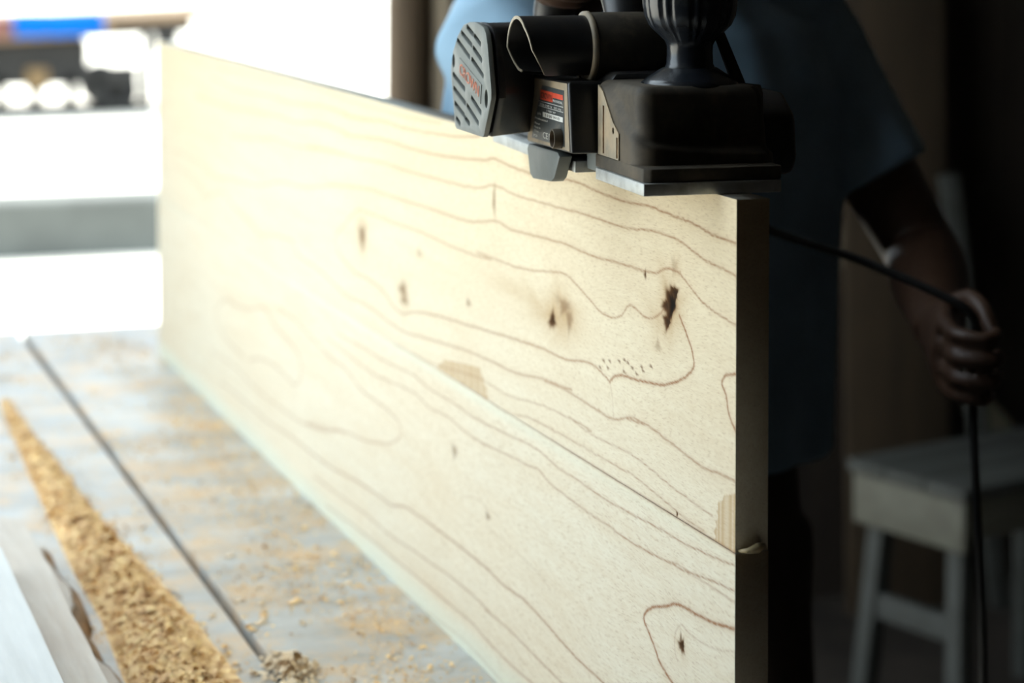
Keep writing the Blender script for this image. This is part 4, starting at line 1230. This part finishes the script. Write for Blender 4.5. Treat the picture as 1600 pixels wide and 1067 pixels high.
# power cord: from the planer's rear, down behind the panel, up through the hand and down to the floor
rear = PMW @ Vector((0.075, 0.386, 0.070))
cw = [rear, rear + Vector((0.02, 0.03, 0.01)), rear + Vector((0.06, 0.06, -0.04)), (0.15, 0.53, 0.43), (0.235, 0.525, 0.395), (0.31, 0.52, 0.368), (0.375, 0.51, 0.345), CORD_HOLD + hup * 0.050 + Vector((-0.012, 0, 0)), CORD_HOLD + hup * 0.02, CORD_HOLD - hup * 0.02, CORD_HOLD - hup * 0.06,
      CORD_HOLD + Vector((0.004, 0.0, -0.14)), CORD_HOLD + Vector((0.010, -0.004, -0.30)), CORD_HOLD + Vector((0.003, 0, -0.55)), CORD_HOLD + Vector((0.01, 0.01, -0.80)), CORD_HOLD + Vector((0.05, 0.0, -1.02)), (0.70, 0.45, FLOOR_Z + 0.006), (0.95, 0.6, FLOOR_Z + 0.006), (1.3, 0.3, FLOOR_Z + 0.006), (1.9, 0.5, FLOOR_Z + 0.006)]
cord = MB().tube(catmull(cw, 8), 0.0042, 10).build('power_cord', 'rubber', smooth=True)
tag(cord, 'black power cord running from the planer through the hand to the floor', 'cord')

# ------------------------------------------------------------------ stool and timber in the dark corner
stool = tag(empty('wooden_stool', (1.385, 2.035, FLOOR_Z), math.radians(15.5)), 'pale wooden stool with splayed legs standing behind the worker', 'stool')
SH_ = 0.485
for k in range(3):
    MB().box((-0.01, -0.01 + k * 0.098, SH_ - 0.022), (0.46, 0.084 + k * 0.098, SH_)).build('seat_board', 'shadedwood', stool, bevel=0.002)
MB().box((0.0, 0.0, SH_ - 0.115), (0.02, 0.274, SH_ - 0.0225)).build('apron', 'stoolwood', stool, bevel=0.002)
MB().box((0.43, 0.0, SH_ - 0.115), (0.45, 0.274, SH_ - 0.0225)).build('apron', 'stoolwood', stool, bevel=0.002)
MB().box((0.021, 0.0, SH_ - 0.095), (0.429, 0.02, SH_ - 0.0225)).build('apron', 'stoolwood', stool, bevel=0.002)
MB().box((0.021, 0.254, SH_ - 0.095), (0.429, 0.274, SH_ - 0.0225)).build('apron', 'stoolwood', stool, bevel=0.002)
for x, sx_ in ((0.042, -1), (0.408, 1)):
    for y, sy_ in ((0.045, -1), (0.229, 1)):
        mb = MB()
        t = 0.018
        for z, dx, dy in ((SH_ - 0.0235, 0, 0), (0.0, 0.035 * sx_, 0.03 * sy_)):
            mb.v += [(x + dx - t, y + dy - t, z), (x + dx + t, y + dy - t, z), (x + dx + t, y + dy + t, z), (x + dx - t, y + dy + t, z)]
        mb.f = [(0, 1, 2, 3), (7, 6, 5, 4)] + [(i, (i + 1) % 4, 4 + (i + 1) % 4, 4 + i) for i in range(4)]
        mb.build('leg', 'shadedwood', stool, bevel=0.002)
for x in (0.024, 0.426):
    MB().box((x - 0.011, 0.03, 0.20), (x + 0.011, 0.245, 0.245)).build('stretcher', 'shadedwood', stool, bevel=0.002)

# boards leaning on the far wall, a shelf beam, a pale offcut
def leaning(x, w, z1, mat, label, y=2.93, tilt=3.0, roll=0.0, cat='board', name='leaning_board', z0=FLOOR_Z):
    o = MB().box((-w / 2, -0.012, 0), (w / 2, 0.012, z1 - z0)).build(name, mat, bevel=0.002)
    o.location = (x, y, z0 + 0.002)
    o.rotation_euler = (math.radians(-tilt), math.radians(roll), 0)
    return tag(o, label, cat)
leaning(1.72, 0.24, 0.62, 'darkbrown', 'wide brown board leaning on the far shed wall', y=2.86, tilt=2.2)
leaning(2.12, 0.10, 1.3, 'darkwood', 'tall dark board leaning on the far wall beside the wide brown board', y=2.84, tilt=2.2)
leaning(1.93, 0.04, 0.13, 'shadedwood', 'short grey stick leaning on the wall behind the stool', y=2.80, tilt=4, roll=-6, cat='stick', name='wooden_stick')

# long pale batten leaning sideways against the far wall
A_, B_ = Vector((1.36, 2.975, 0.28)), Vector((2.30, 2.955, FLOOR_Z + 0.03))
dd = (B_ - A_).normalized(); up_ = Vector((dd.z, 0, -dd.x)).normalized()
if up_.z < 0: up_ = -up_
bt = MB()
for p_ in (A_, B_):
    for a_, b_ in ((-0.03, -0.012), (0.03, -0.012), (0.03, 0.012), (-0.03, 0.012)):
        bt.v.append(tuple(p_ + up_ * a_ + Vector((0, b_, 0))))
bt.f = [(0, 1, 2, 3), (7, 6, 5, 4)] + [(i, (i + 1) % 4, 4 + (i + 1) % 4, 4 + i) for i in range(4)]
tag(bt.build('wooden_batten', 'batten'), 'pale batten leaning aslant on the far wall behind the hand', 'batten')
